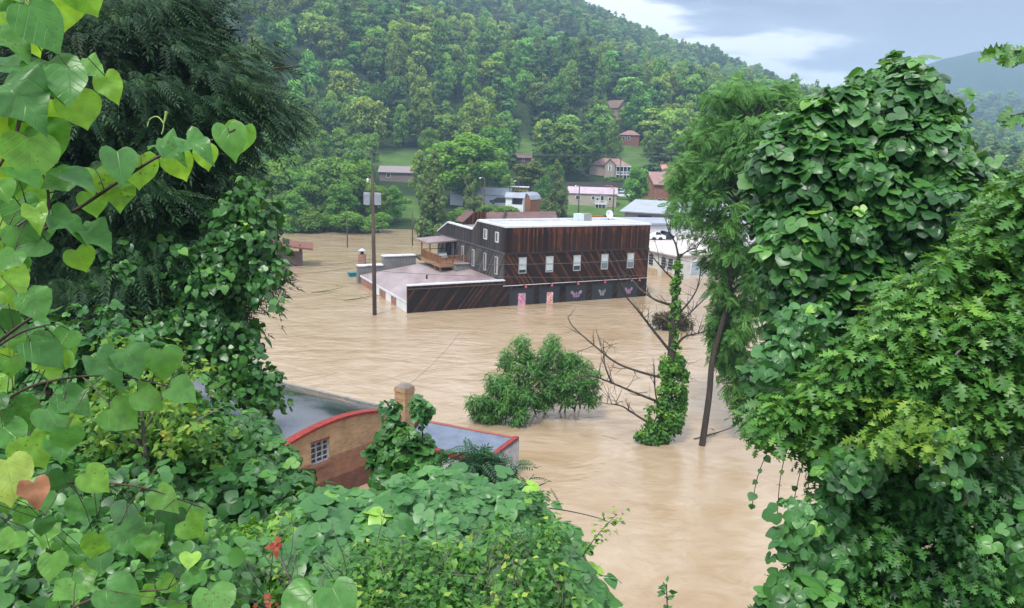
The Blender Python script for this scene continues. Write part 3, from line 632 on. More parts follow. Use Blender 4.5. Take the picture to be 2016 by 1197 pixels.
BRICK3 = brick('orange_brick', (.38, .14, .07), (.30, .11, .06), (.3, .25, .2))
PLACED = []   # (px box, distance) kept clear of auto trees
def extra_house(T, root):
    # projecting gable bay, white porch with posts on the right
    g = MB(T).box(-1.6, 1.4, -5.2, -3.5, -4, 2.9); o = g.build('bay', TANW, root); MB(T).prism([(-1.6, 2.9), (1.4, 2.9), (-.1, 4.4)], 1, -5.2, -3.5).build('bay_gable', TANW, o)
    r = MB(T); r.slab([(-2.0, -5.5, 2.6), (-.1, -5.5, 4.5), (-.1, 0, 4.5), (-2.0, 0, 2.6)], .12); r.slab([(-.1, -5.5, 4.5), (1.8, -5.5, 2.6), (1.8, 0, 2.6), (-.1, 0, 4.5)], .12); r.build('bay_roof', SH_PINK, o)
    w = MB(T).box(-.6, .4, -5.27, -5.2, .9, 2.5).build('bay_window', WHITE, o); MB(T).box(-.3, .1, -5.3, -5.27, 1., 2.4).build('pane', GLASS, w)
    p = MB(T); p.box(1.6, 6.1, -5.0, -3.5, -.15, .0)
    for k in range(5): x = 1.7+k*1.05; p.box(x, x+.14, -4.98, -4.84, -3, 2.2)
    p.box(1.6, 6.1, -4.98, -4.9, .75, .88)
    for k in range(24): x = 1.7+k*.18; p.box(x, x+.05, -4.96, -4.92, 0, .75)
    p.box(1.6, 6.1, -5.05, -3.5, 2.2, 2.4); p.build('porch', WHITE, root)
    MB(T).box(1.5, 6.2, -3.56, -3.5, 0, 2.1).build('porch_shade_sheet', GLASS, root)  # dark sheet standing in for the shade behind the porch
L1 = seat(1200, 342, 228)
house('tan_house', 'tan house with pinkish hipped roof and white porch on the far slope', 'house', L1, -6, 11.6, 7, 2.5, 2.0, TANW, SH_PINK, [('l', 0, 1, 1, 1.2), ('f', -4, -2.2, .8, 1.)], hip=True, sink=5, extra=extra_house)
def extra_trailer(T, root):
    p = MB(T); p.box(.6, 3.4, -4.2, -2.6, .25, .4)
    for x in (.65, 1.4, 2.2, 3.0, 3.3): p.box(x, x+.1, -4.2, -4.1, -1, 1.2)
    p.box(.6, 3.4, -4.2, -4.14, 1.1, 1.2)
    for k in range(14): p.box(.7+k*.19, .75+k*.19, -4.19, -4.15, .4, 1.1)
    p.build('porch', WHITE, root); MB(T).box(.7, 3.3, -4.0, -2.7, -1, .22).build('porch_shade_block', DARKTRIM, root)  # solid dark block imitates the shade under the porch floor
L2 = seat(1165, 402, 181)
house('mobile_home', 'long cream mobile home with mauve roof on the bright lawn', 'house', L2, -4, 11.3, 5, 2.7, 1.3, CREAM, PUR, [('f', -3.4, 1.1, 1.1, 1.1), ('f', .2, 1.2, .8, .9), ('f', 1.2, 1., .7, .8), ('f', 2.3, .5, .9, 1.8), ('f', 4.1, 1.1, .7, .9)], sink=3, over=.25, extra=extra_trailer)
L3 = seat(1240, 280, 262)
house('hill_house', 'small house with pink roof and white windows above the upper lawn', 'house', L3, -14, 6.6, 5, 2.3, 1.6, paint('dusky_red_wall', (.22, .09, .075), .8), SH_PINK, [('f', -1.9, .6, 1., 1.2), ('f', -.2, .6, 1., 1.2)], hip=True, sink=6)
L4 = seat(1212, 226, 284)
house('cabin', 'brown roofed cabin nearly hidden among the hillside trees', 'house', L4, -50, 7, 5.5, 2.5, 2.6, paint('cabin_wall', (.28, .22, .17), .8), SH_BR, [('f', 0, .6, 1., 1.)], sink=6)
L5 = seat(1316, 398, 186)
def extra_b(T, root):
    g = MB(T).box(-4.6, 4.6, -4.6, -3, -1.6, 1.1); g.build('porch_wall', paint('cream_paint', (.5, .45, .36), .7), root)
    for x in (-3.3, -1.9): MB(T).box(x, x+.8, -4.66, -4.6, -.3, .9).build('opening', GLASS, root)
    MB(T).slab([(-4.8, -4.9, 1.15), (4.8, -4.9, 1.15), (4.8, -2.9, 1.5), (-4.8, -2.9, 1.5)], .12).build('porch_roof', paint('rust_awning', (.26, .09, .05), .7), root)
house('brick_house', 'orange brick house with pinkish gable roof beside the flooded street', 'house', L5, 12, 11, 8, 4.5, 2.6, BRICK3, SH_PINK, [('l', 0, 1.6, .9, 1.1)], sink=4, extra=extra_b)
L6 = seat(1325, 350, 224)
house('white_house', 'white house with salmon roof behind the orange brick house', 'house', L6, 5, 8, 6, 2.6, 1.6, WHITE, paint('salmon_roof', (.5, .24, .18), .7), [('f', -2.4, .8, .9, 1.1), ('f', 2., .8, .9, 1.1)], sink=4)
L7 = seat(783, 352, 194)
house('low_house', 'low house with long grey brown roof left of the round tree', 'house', L7, 3, 8.4, 6, 1.8, 1.3, paint('dim_wall', (.2, .15, .14), .8), paint('grey_brown_roof', (.24, .20, .20), .7), [('f', -2, .4, 1, 1)], sink=5)
L8 = seat(1030, 320, 229)
house('small_house', 'small house whose brown roof peeps out under the upper lawn', 'house', L8, 0, 4.6, 4, 1.6, 1., BRN, SH_BR, [('f', 0, .4, .8, .8)], sink=5)
L9 = seat(948, 398, 172)
house('white_shed_house', 'white long house with pale metal roof behind the twin cedars', 'house', L9, -5, 13.5, 6, 1.9, 1.4, paint('white_siding', (.52, .55, .60), .5, .1), SH_GR, [('f', 3.9, .2, .6, 1.3)], sink=3, over=.15)
# sheds
def barn_shed():
    p = seat(1040, 404, 166); T = rot_T(p, -35); root = empty('gambrel_shed', p, 'orange brown wooden shed with round gambrel roof near the far bank', 'shed')
    prof = [(-1.9, -1.5), (1.9, -1.5), (1.9, 1.3), (1.5, 2.2), (.7, 2.8), (-.7, 2.8), (-1.5, 2.2), (-1.9, 1.3)]
    MB(T).prism(prof, 1, -2, 2).build('wall', paint('orange_board', (.33, .13, .055), .7, .3, 3.), root)
    r = MB(T); pr = prof[2:]
    for (x0, z0), (x1, z1) in zip(pr[:-1], pr[1:]): r.slab([(x0*1.04, -2.2, z0+.09), (x0*1.04, 2.2, z0+.09), (x1*1.04, 2.2, z1+.09), (x1*1.04, -2.2, z1+.09)], .07)
    r.build('roof', SH_GR, root)
    d = MB(T).box(-.6, .6, -2.05, -2.0, -1., 1.2); d.build('door', BRICK3, root)
    p = seat(1021, 407, 160); root = empty('white_shed', p, 'white garden shed with grey roof and dark opening beside the orange shed', 'shed'); T = rot_T(p, -8)
    g = MB(T); g.box(-2.6, -1.3, -1.5, 1.5, -1.5, 2.1); g.box(-1.3, 1.2, -1.5, 1.5, -1.5, .5); g.box(-1.3, 1.2, 1.2, 1.5, .5, 2.1); g.box(1.0, 1.2, -1.5, 1.5, .5, 2.1); g.build('wall', WHITE, root)
    MB(T).box(-1.3, 1.0, .3, .35, .5, 2.0).build('opening_shade_sheet', GLASS, root)  # dark sheet standing in for the unlit inside of the shed
    g = MB(T); g.slab([(-2.8, -1.8, 2.0), (1.5, -1.8, 2.0), (1.5, 0, 3.0), (-2.8, 0, 3.0)], .1); g.slab([(-2.8, 0, 3.0), (1.5, 0, 3.0), (1.5, 1.8, 2.0), (-2.8, 1.8, 2.0)], .1); g.build('roof', SH_GR, root)
    p = seat(1025, 396, 174); root = empty('yellow_playhouse', p, 'yellow framed lookout cabin with flat white roof above the sheds', 'cabin'); T = rot_T(p, -6)
    g = MB(T); YM = paint('yellow_paint', (.48, .33, .09), .6)
    for x in (-1.5, -.5, .5, 1.4): g.box(x, x+.2, -1, -.85, -1.5, 2.6)
    for z in (-.2, 1.0, 2.4): g.box(-1.5, 1.6, -1.02, -.83, z, z+.28)
    g.box(-1.5, 1.6, .85, 1, -1.5, 2.6); g.box(-1.5, -1.3, -.83, .85, -1.5, 2.6); g.box(1.4, 1.6, -.83, .85, -1.5, 2.6); g.build('frame', YM, root)
    MB(T).box(-1.3, 1.4, -.5, -.45, -1.4, 2.5).build('dark_panes', paint('ochre_inside', (.10, .06, .02), .6), root); MB(T).box(-2.4, 1.9, -1.4, 1.4, 3.2, 3.35).build('roof', WHITE, root)
    g = MB(T)
    for x in (-1.4, 1.3): g.box(x, x+.12, -.1, .1, 2.6, 3.2)
    g.build('roof_post', WHITE, root)
barn_shed()
def dark_shed():
    p = atz(590, 524); T = rot_T(p, 14); root = empty('flooded_shed', p, 'brown shed with tilted rust roof sunk in the water at left', 'shed')
    g = MB(T); g.box(-5, .3, 0, .15, -2, 1.9); g.box(.15, .3, .15, 3, -2, 1.9); g.build('wall', ribbed('purple_brown_siding', (.13, .085, .08), (.09, .06, .06), .3), root)
    g = MB(T)
    for x in (-2.2, .0): g.box(x, x+.2, -.05, .2, 1.9, 2.75)
    g.build('post', BRN, root)
    MB(T).slab([(-6, -1.0, 3.3), (1.7, -1.0, 2.35), (1.7, 3.5, 2.55), (-6, 3.5, 3.5)], .2).build('roof', paint('rust_red_roof', (.17, .06, .04), .7), root)
dark_shed()
def white_block():
    p = B0+DU*27.6+DS*8.0; root = empty('white_store', p, 'white flat roofed block building standing in water right of the timber building', 'building')
    G = lambda: MB(TB); WB = paint('white_block_wall', (.62, .60, .56), .7, .2, .6)
    G().box(27.6, 48, 8, 26, -3, 2.9).build('wall', WB, root)
    G().box(27.3, 48.2, 7.8, 26.2, 2.9, 3.06).build('roof', paint('beige_roof', (.50, .45, .42), .6, .15, .3), root)
    for s in (8.9, 10.3, 12.9, 14.6, 16.4):
        f = G().box(27.54, 27.6, s-.5, s+.5, 1.15, 2.6).build('window', WHITE, root)
        g = G()
        for a in range(2):
            for b in range(4): g.box(27.5, 27.54, s-.44+a*.46, s-.02+a*.46, 1.2+b*.35, 1.5+b*.35)
        g.build('panes', GLASS, f)
    for s0 in (8.6, 11.5): G().box(27.56, 27.6, s0, s0+2, -2, .8).build('lower_panel', paint('tan_panel', (.5, .38, .24), .7), root)
    for u0 in (30, 35, 40):
        f = G().box(u0, u0+2.6, 7.94, 8, .6, 2.3).build('window', WHITE, root); G().box(u0+.12, u0+2.48, 7.9, 7.94, .7, 2.2).build('pane', glassy('pale_glass', (.35, .42, .5)), f)
    p = seat(1345, 476, 122); T = rot_T(p, 12); root = empty('white_warehouse', p, 'white warehouse wall with dark eaves behind the flat beige roof', 'building')
    MB(T).box(-9, 22, 0, 10, -3, 2.7).build('wall', paint('warehouse_white', (.66, .66, .68), .6, .1), root); MB(T).box(-9.3, 22.3, -.4, 10.3, 2.7, 2.95).build('roof', SH_GR, root)
    for x in (3, 8): MB(T).box(x, x+3.2, -.06, 0, -.4, .5).build('window', GLASS, root)
    p = seat(1330, 440, 138); T = rot_T(p, -24); root = empty('metal_shop', p, 'long low shop with grey metal roof in front of the far lawns', 'building')
    MB(T).box(-9.5, 22, 0, 9, -4, 1.6).build('wall', paint('shop_wall', (.25, .23, .24), .7), root)
    MB(T).slab([(-10.2, -1., 1.75), (22.5, -1., 1.75), (22.5, 9.6, 3.4), (-10.2, 9.6, 3.4)], .2).build('roof', SH_GR, root)
    for x in (-7, -2.5, 2): MB(T).box(x, x+2.6, -.06, 0, .0, 1.1).build('window', GLASS, root)
    p = seat(1425, 428, 145); T = rot_T(p, -10); root = empty('red_canopy', p, 'red canopy showing through the feathery locust crown', 'canopy')
    MB(T).slab([(-2, -1.5, .1), (3.2, -1.5, -.5), (3.2, 1.5, .3), (-2, 1.5, .9)], .15).build('canopy_top', paint('red_sheet', (.6, .07, .05), .5), root); g = MB(T)
    for x in (-1.9, 3.): g.box(x, x+.1, -1.4, -1.3, -4, -.1)
    g.build('post', DARKTRIM, root)
white_block()
WHEEL = paint('tyre', (.015, .015, .015), .8)
def car(name, label, p, rot, paintm, L=4.5, group=None):
    T = rot_T(p, rot); root = empty(name, p, label, 'car', group)
    prof = [(-L/2, .35), (-L/2, .8), (-L/2+.9, .95), (-L/2+1.5, 1.42), (L/2-1.4, 1.45), (L/2-.5, 1.0), (L/2, .85), (L/2, .35)]
    MB(T).prism(prof, 1, -.85, .85).build('body', paintm, root)
    g = MB(T); g.prism([(-L/2+1.0, .97), (-L/2+1.55, 1.36), (L/2-1.5, 1.38), (L/2-.7, 1.0)], 1, -.87, -.852); g.build('side_window', GLASS, root)
    for x in (-L/2+.8, L/2-.8):
        for y in (-.86, .68): MB(T).tube([(x, y, .33), (x, y+.18, .33)], .33, 12).build('wheel', WHEEL, root)
car('parked_car', 'white car parked on the lawn by the mobile home', seat(1226, 389, 190), -25, WHITE)
car('parked_car', 'pale blue car behind the white car right of the mobile home', seat(1218, 382, 200), -20, paint('pale_blue_car', (.45, .55, .62), .3, .1))
car('parked_car', 'bright red car at the end of the mobile home roof', seat(1196, 376, 202), -10, paint('red_car', (.6, .03, .05), .3, .1))
car('parked_car', 'white van like car beside the flooded warehouse wall', seat(1290, 474, 112), 8, WHITE, 2.6)
car('parked_car', 'black car standing next to the white one by the warehouse', seat(1307, 474, 113), 12, paint('black_car', (.01, .012, .018), .2, .1), 2.4)
car('parked_car', 'dark pickup like car in front of the white long house', seat(985, 402, 162), 0, paint('dark_car', (.02, .03, .04), .25, .1), 4.6)
car('parked_car', 'silver car below the orange brick house', seat(1297, 403, 180), -10, paint('silver_car', (.4, .42, .45), .3, .1), 3.4)
# retaining wall between the tan house and the mobile home
def ret_wall():
    a = seat(1118, 372, 203); b = seat(1235, 372, 213); T = rot_T(a, math.degrees(math.atan2(b[1]-a[1], b[0]-a[0])))
    m = brick('stone_wall', (.13, .09, .08), (.09, .07, .065), (.12, .1, .09)); Ln = float(np.linalg.norm((b-a)[:2]))
    g = MB(T); g.box(0, Ln, 0, .5, -4, 1.8); tag(g.build('retaining_wall', m), 'dark stone retaining wall below the tan house', 'wall')
ret_wall()

# ------------------------------------------------------------ poles and wires
POLEM = paint('pole_wood', (.075, .05, .038), .85, .4, 3., stretch=(1, 1, .15)); GALV = paint('galvanised', (.40, .44, .50), .45, .2)
WIREM = paint('wire_grey', (.10, .10, .11), .6, .1)
def utility_pole():
    b = atz(738, 620); root = empty('utility_pole', b, 'tall brown utility pole with two grey boxes standing in the flood', 'pole')
    x, y = b[:2]
    MB().tube([(x, y, -3), (x-.04, y, 4), (x-.12, y, 12.7)], [.2, .185, .13], 10).build('pole', POLEM, root)
    for sx in (-.52, .44):
        g = MB(); g.box(x+sx-.26-.08, x+sx+.26-.08, y-.3, y+.1, 10.1, 11.15)
        o = g.build('equipment_box', GALV, root)
        l = MB()
        for k in range(5): l.box(x+sx-.3+k*.1, x+sx-.26+k*.1, y-.33, y-.3, 10.2, 11.05)
        l.build('cooling_fin', paint('fin_grey', (.24, .27, .32), .5), o)
    MB().box(x-.85, x+.65, y-.06, y+.06, 11.2, 11.3).build('crossarm', POLEM, root)
    MB().tube([(x-.12, y, 12.2), (x-.5, y-.2, 12.35), (x-.62, y-.25, 12.25)], .04, 6).build('lamp_arm', GALV, root)
    MB().tube([(x-.5, y-.22, 12.05), (x-.5, y-.22, 12.4)], [.12, .06], 8).build('insulator', WHITE, root)
    return x, y
PX, PY = utility_pole()
def thin_pole(label, base, top_px, r=.12, lamp=False, zb=-2.5, group='thin poles standing along the valley'):
    root = empty('thin_pole', base, label, 'pole', group); x, y = base[:2]
    d = ray(*top_px); t = math.hypot(x, y)/math.hypot(d[0], d[1]); zt = H+d[2]*t
    MB().tube([(x, y, min(zb, base[2]-1)), (x, y, zt)], [r, r*.7], 7).build('pole', POLEM, root)
    if lamp:
        g = MB(); g.tube([(x, y, zt), (x-.5, y-.3, zt+.25), (x-.9, y-.5, zt+.2)], .06, 5); o = g.build('lamp_arm', GALV, root)
        MB().tube([(x-.9, y-.5, zt+.3), (x-.9, y-.5, zt)], [.1, .28], 8).build('lamp_head', WHITE, o)
thin_pole('short thin pole in the water in front of the shore bush', atz(684, 487), (684, 420), .11)
thin_pole('thin pole in the water left of the olive cedar', atz(812, 483), (812, 415), .12)
thin_pole('thin pole in the water close to the left shore trees', atz(620, 458), (620, 405), .11)
thin_pole('grey pole rising behind the tall utility pole', gz(732, 345, 160), (731, 300), .22)
thin_pole('lamp pole before the white long house', gz(953, 400, 158), (955, 352), .14, True)
thin_pole('dark lamp pole in front of the mobile home', gz(1139, 410, 160), (1141, 368), .16, True)
thin_pole('lamp pole at the right end of the mobile home', gz(1207, 410, 165), (1208, 372), .16, True)
thin_pole('brown pole in front of the tan house', gz(1219, 372, 195), (1221, 310), .16)
thin_pole('pale pole among trees left of the yellow cabin', gz(1003, 395, 168), (1003, 350), .12)
thin_pole('thin pole with white lamp above the yellow cabin', gz(1020, 400, 171), (1021, 358), .1, True)
def wire(label, a, b, sag=.6, r=.022, group='power lines over the flood'):
    a = np.array(a, float); b = np.array(b, float); n = 14; P = [a+(b-a)*k/n-np.array([0, 0, 4*sag*(k/n)*(1-k/n)]) for k in range(n+1)]
    o = MB().tube(P, r, 4).build('power_line', WIREM); tag(o, label, 'cable', group)
cP = np.array([PX, PY, 0])
wire('wire from the tall pole across the front of the timber building', cP+[0, 0, 5.0], TB(np.array([[18.5, -1.2, 4.4]]))[0], .5)
wire('wire from the timber building away to the right over the water', TB(np.array([[18.5, -1.2, 4.4]]))[0], atd(1560, 530, 70), .3)
wire('lower slack wire over the timber building front', cP+[0, 0, 4.1], TB(np.array([[16.5, -.8, 2.5]]))[0], .4, .018)
wire('wire from the tall pole to the left over open water', cP+[-.1, 0, 4.6], atd(400, 545, 62), .3)
wire('second wire from the tall pole to the left over open water', cP+[-.1, 0, 5.2], atd(400, 535, 70), .3)
wire('high wire crossing in front of the wooded hillside', atd(420, 285, 150), atd(1360, 309, 172), .5, .04)
wire('high wire just under the topmost one before the hillside', atd(420, 290, 150), atd(1360, 300, 172), .9, .03)
wire('thin guy wire slanting from the tall pole down to the water at right', cP+[0, 0, 9.0], atz(722, 560), .0, .012)
wire('slender cable slanting over the water beyond the bowed roof', atz(800, 760, .5), atz(905, 655, 1.2), .3, .015)
def brick_flue():
    b = atz(713, 519); root = empty('brick_flue', b, 'small brick flue with dark cowl poking out of the flood', 'chimney'); x, y = b[:2]
    MB().box(x-.45, x+.45, y-.45, y+.45, -2, 1.25).build('flue', BRICK2, root)
    MB().tube([(x, y, 1.25), (x, y, 1.7)], .22, 8).build('flue_pipe', DARKTRIM, root); MB().tube([(x, y, 1.7), (x, y, 1.78), (x, y, 2.05)], [.6, .5, .05], 10).build('cowl', GALV, root)
brick_flue()
b = atz(696, 544); g = MB(rot_T(b, 30)); g.prism([(-.5, -.3), (.5, -.3), (.6, .4), (-.6, .4)], 1, -.4, .4); g.box(-.65, .65, -.45, .45, .4, .5)
tag(g.build('floating_bin', paint('teal_plastic', (.03, .17, .19), .4)), 'teal plastic bin floating at the corner of the low roof', 'bin')

# ------------------------------------------------------------ leaves
def half_leaf(st, fold=.12, droop=.18):
    """st: list of (y, halfwidth, yoffset). returns V, F(list), UV with both halves folded at the midrib, width/length in leaf units (length 1)"""
    V = []; F = []
    ys = [s[0] for s in st]
    for (y, w, yo) in st:
        z = -droop*max(y, 0)**2
        V.append((0, max(y, 0.0), z)); V.append((w, y+yo, z+fold*w)); V.append((-w, y+yo, z+fold*w))
    for i in range(len(st)-1):
        a = 3*i; b = 3*(i+1)
        F.append((a, a+1, b+1, b)); F.append((a, b, b+2, a+2))
    return np.array(V, float), F
T_HEART = half_leaf([(-.08, .22, 0), (.06, .43, 0), (.3, .52, 0), (.55, .43, 0), (.8, .2, 0), (1.0, .0, 0)], .15, .25)
T_HEART_HI = half_leaf([(0, .03, 0), (-.10, .16, .0), (-.13, .30, 0), (-.05, .44, 0), (.1, .54, 0), (.28, .57, 0), (.45, .52, 0), (.62, .41, 0), (.78, .25, 0), (.9, .10, 0), (1.03, .0, 0)], .22, .3)
def crinkle(t, ax=.86, k=9., amp=.10):
    V = t[0].copy(); V[:, 0] = np.where(V[:, 0] < 0, V[:, 0]*ax, V[:, 0]*(2-ax)); V[:, 2] += amp*np.sin(k*V[:, 1]+2)*np.abs(V[:, 0])*2; V[:, 0] += .10*V[:, 1]**2
    return V, t[1]
T_HEART_B = crinkle(T_HEART_HI); T_HEART_C = crinkle(T_HEART_HI, 1.12, 12., -.14)
T_LEAFLET = half_leaf([(0, .14, 0), (.12, .42, 0), (.4, .55, 0), (.68, .45, 0), (.88, .22, 0), (1.0, .0, 0)], .14, .28)
T_SMALL = half_leaf([(0, .02, 0), (.4, .3, 0), (1.0, .0, 0)], .15, .2)
T_NARROW = half_leaf([(0, .02, 0), (.35, .12, 0), (1.0, .0, 0)], .1, .35)
T_OAK = half_leaf([(0, .03, 0), (.12, .05, 0), (.22, .30, .10), (.34, .07, 0), (.46, .42, .14), (.58, .09, 0), (.68, .33, .14), (.82, .08, 0), (.92, .14, .07), (1.0, .0, 0)], .1, .2)
def tmaple():
    V = [(0, .25, 0)]; k = [(-.0, 0), (.28, .08), (.2, .22), (.52, .38), (.3, .5), (.22, .62), (0, 1.0)]
    pts = k+[(-a, b) for a, b in k[-2:0:-1]]
    V += [(a, b, -.12*abs(a)-.15*b*b) for a, b in pts]; n = len(pts)
    return np.array(V, float), [(0, 1+i, 1+(i+1) % n) for i in range(n)]
T_MAPLE = tmaple()
def merge(parts):
    V = []; F = []; b = 0
    for (v, f), R3, off, s in parts:
        V.append((v*s)@np.array(R3).T+np.array(off)); F += [tuple(b+i for i in q) for q in f]; b += len(v)
    return np.vstack(V), F
def rz(a): c, s = math.cos(a), math.sin(a); return [[c, -s, 0], [s, c, 0], [0, 0, 1]]
T_TRI = merge([(T_LEAFLET, rz(0), (0, .35, 0), .75), (T_LEAFLET, rz(1.35), (-.03, .25, 0), .66), (T_LEAFLET, rz(-1.35), (.03, .25, 0), .66)])
def tfrond(n=6, w=.10, ll=.3, droop=.5):
    parts = []; d = (np.array([(0, 0, 0), (w, .5, 0), (0, 1, 0), (-w, .5, 0)]), [(0, 1, 2, 3)])
    d = (np.array([(0, 0, 0), (w/ll, .5, .05), (0, 1, -.15), (-w/ll, .5, .05)]), [(0, 1, 2, 3)])
    for k in range(n):
        t = (k+.6)/n
        for sg in (-1, 1): parts.append((d, rz(sg*-1.15), (0, t, -droop*t*t), ll*(1-.45*abs(t-.4))))
    parts.append((d, rz(0), (0, 1., -droop), ll*.8))
    return merge(parts)
T_LOCUST = tfrond(6, .11, .3, .35)
T_SUMAC = tfrond(8, .055, .34, .35)
def themlock():
    parts = []; k = (np.array([(0, 0, 0), (.11, .35, -.02), (0, 1, -.22), (-.11, .35, -.02)]), [(0, 1, 2, 3)])
    n = 9
    for i in range(n):
        t = i/n
        for sg in (-1, 1):
            a = sg*-.75; L_ = .34*(1-.55*t)*(.8+.4*random.random())
            parts.append((k, rz(a), (0, t, -.45*t*t), L_))
            parts.append((k, rz(a*1.7), (0, t+.04, -.45*t*t), L_*.55))
    parts.append((k, rz(0), (0, .9, -.4), .3)); parts.append(((np.array([(.012, 0, 0), (.004, 1, -.45), (-.004, 1, -.45), (-.012, 0, 0)]), [(0, 1, 2, 3)]), rz(0), (0, 0, 0), 1.))
    return merge(parts)
T_HEM = themlock()
T_CARD = (np.array([(-.5, 0, 0), (0, -.42, .06), (.5, .05, 0), (.05, .5, .08)], float), [(0, 1, 2, 3)])

def scatter(name, temp, P, Nn, Tt, S, rnd, mat, parent=None, local=False, uv=False):
    """place copies of a leaf template: P origin, Nn leaf normal, Tt tip direction, S size"""
    tv, tf = temp; N = len(P)
    Nn = unit(Nn); Tt = Tt-np.sum(Tt*Nn, 1, keepdims=True)*Nn; Tt = unit(Tt); Sx = np.cross(Tt, Nn)
    S = np.asarray(S, float).reshape(N, 1, 1)
    asp = rng.uniform(.82, 1.14, (N, 1, 1)); zs = rng.uniform(.1, 2.0, (N, 1, 1))
    V = P[:, None, :]+S*(tv[None, :, 0:1]*asp*Sx[:, None, :]+tv[None, :, 1:2]*Tt[:, None, :]+zs*tv[None, :, 2:3]*Nn[:, None, :])
    nv = len(tv); fl = np.array([i for f in tf for i in f]); ln = np.array([len(f) for f in tf]); st = np.concatenate([[0], np.cumsum(ln)[:-1]])
    loops = (np.arange(N)[:, None]*nv+fl[None, :]).ravel(); starts = (np.arange(N)[:, None]*len(fl)+st[None, :]).ravel()
    V = V.reshape(-1, 3)
    if parent is not None and not local: V = V-wloc(parent)
    U = np.tile(tv[fl][:, :2], (N, 1)) if uv else None
    me = raw_mesh(name, V, loops, starts, [mat], rnd=np.repeat(rnd, nv), uv=U, smooth=True)
    return link(bpy.data.objects.new(name, me), parent)
def inpoly(x, y, poly):
    x = np.asarray(x); y = np.asarray(y); c = np.zeros(x.shape, bool); n = len(poly)
    for i in range(n):
        x0, y0 = poly[i]; x1, y1 = poly[(i+1) % n]
        if y0 == y1: continue
        c ^= ((y0 > y) != (y1 > y)) & (x < (x1-x0)*(y-y0)/(y1-y0)+x0)
    return c
def edged(x, y, poly):
    d = np.full(x.shape, 1e9); n = len(poly)
    for i in range(n):
        a = np.array(poly[i], float); b = np.array(poly[(i+1) % n], float); L2 = max(((b-a)**2).sum(), 1e-6)
        t = np.clip(((x-a[0])*(b[0]-a[0])+(y-a[1])*(b[1]-a[1]))/L2, 0, 1)
        d = np.minimum(d, np.hypot(x-a[0]-t*(b[0]-a[0]), y-a[1]-t*(b[1]-a[1])))
    return d
def lumps_in(poly, depth, K, r0, r1, thick=1., inset=.75, seed=0):
    """sphere centres whose outlines fill a region; depth is a function of (px, py). Returns centres, radii"""
    g = np.random.default_rng(seed); xs = [p[0] for p in poly]; ys = [p[1] for p in poly]; C = []; R = []
    tries = 0
    while len(C) < K and tries < 60:
        tries += 1
        x = g.uniform(min(xs), max(xs), K*3); y = g.uniform(min(ys), max(ys), K*3)
        r = g.uniform(r0, r1, K*3); dd = np.array([depth(a, b) for a, b in zip(x, y)]); rp = r*FPX/dd
        ok = inpoly(x, y, poly); e = edged(x, y, poly); ok &= e > rp*inset*g.uniform(.6, 1.1, K*3)
        for a, b, d, q, ee in zip(x[ok], y[ok], dd[ok], r[ok], e[ok]):
            C.append(atd(a, b, d+g.uniform(-.2, 1.)*thick*.5-.35*thick*(1-math.exp(-ee*d/FPX/1.2)))); R.append(q)
            if len(C) >= K: break
    return np.array(C), np.array(R)
def leaves_on(C, R, dens, camw=.55, inner=.25, flat=1., seed=0, upw=.3):
    g = np.random.default_rng(seed+99); n = np.maximum((dens*R*R*12.57).astype(int), 3); idx = np.repeat(np.arange(len(C)), n)
    u = unit(g.normal(size=(len(idx), 3))); toc = unit(EYE-C)[idx]
    s = camw*(u*toc).sum(1)+upw*u[:, 2]
    keep = g.random(len(idx)) < np.clip(.55+s, .06, 1)
    u = u[keep]; idx = idx[keep]
    k = 1-inner*g.random(len(idx))**1.5-.5*(g.random(len(idx)) < .12); k += .12*g.normal(size=len(idx))*(g.random(len(idx)) < .5)
    off = u*(R[idx]*k)[:, None]; off[:, 2] *= flat
    return C[idx]+off, u, idx, g
def mass(name, poly, depth, K, r0, r1, dens, temp, size, mat, parent=None, thick=1., hang=.6, nup=.55, nout=.6, njit=.45, camw=.55, inner=.25, flat=1., seed=0, tout=.3, uv=False, rlift=.25, ncam=.0, inset=.75):
    C, R = lumps_in(poly, depth, K, r0, r1, thick, seed=seed, inset=inset)
    P, u, idx, g = leaves_on(C, R, dens, camw, inner, flat, seed)
    N = len(P); toc = unit(EYE-P)
    Nn = unit(nout*u+np.array([0, 0, nup])+ncam*toc+njit*g.normal(size=(N, 3)))
    Tt = tout*u+np.array([0, 0, -hang])+.45*g.normal(size=(N, 3))
    S = size*g.uniform(.6, 1.2, N)*(.75+.5*g.random(len(C)))[idx]
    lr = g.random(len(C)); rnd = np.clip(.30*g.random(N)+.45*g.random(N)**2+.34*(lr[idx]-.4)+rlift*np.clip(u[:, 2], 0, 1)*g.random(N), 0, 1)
    return scatter(name, temp, P, Nn, Tt, S, rnd, mat, parent, uv=uv), C, R
def dY(yy): return lambda x, y: yy/ray(x, y)[1]
def dlin(*pts):
    ys = [p[0] for p in pts]; ds = [p[1] for p in pts]
    return lambda x, y: float(np.interp(y, ys, ds))

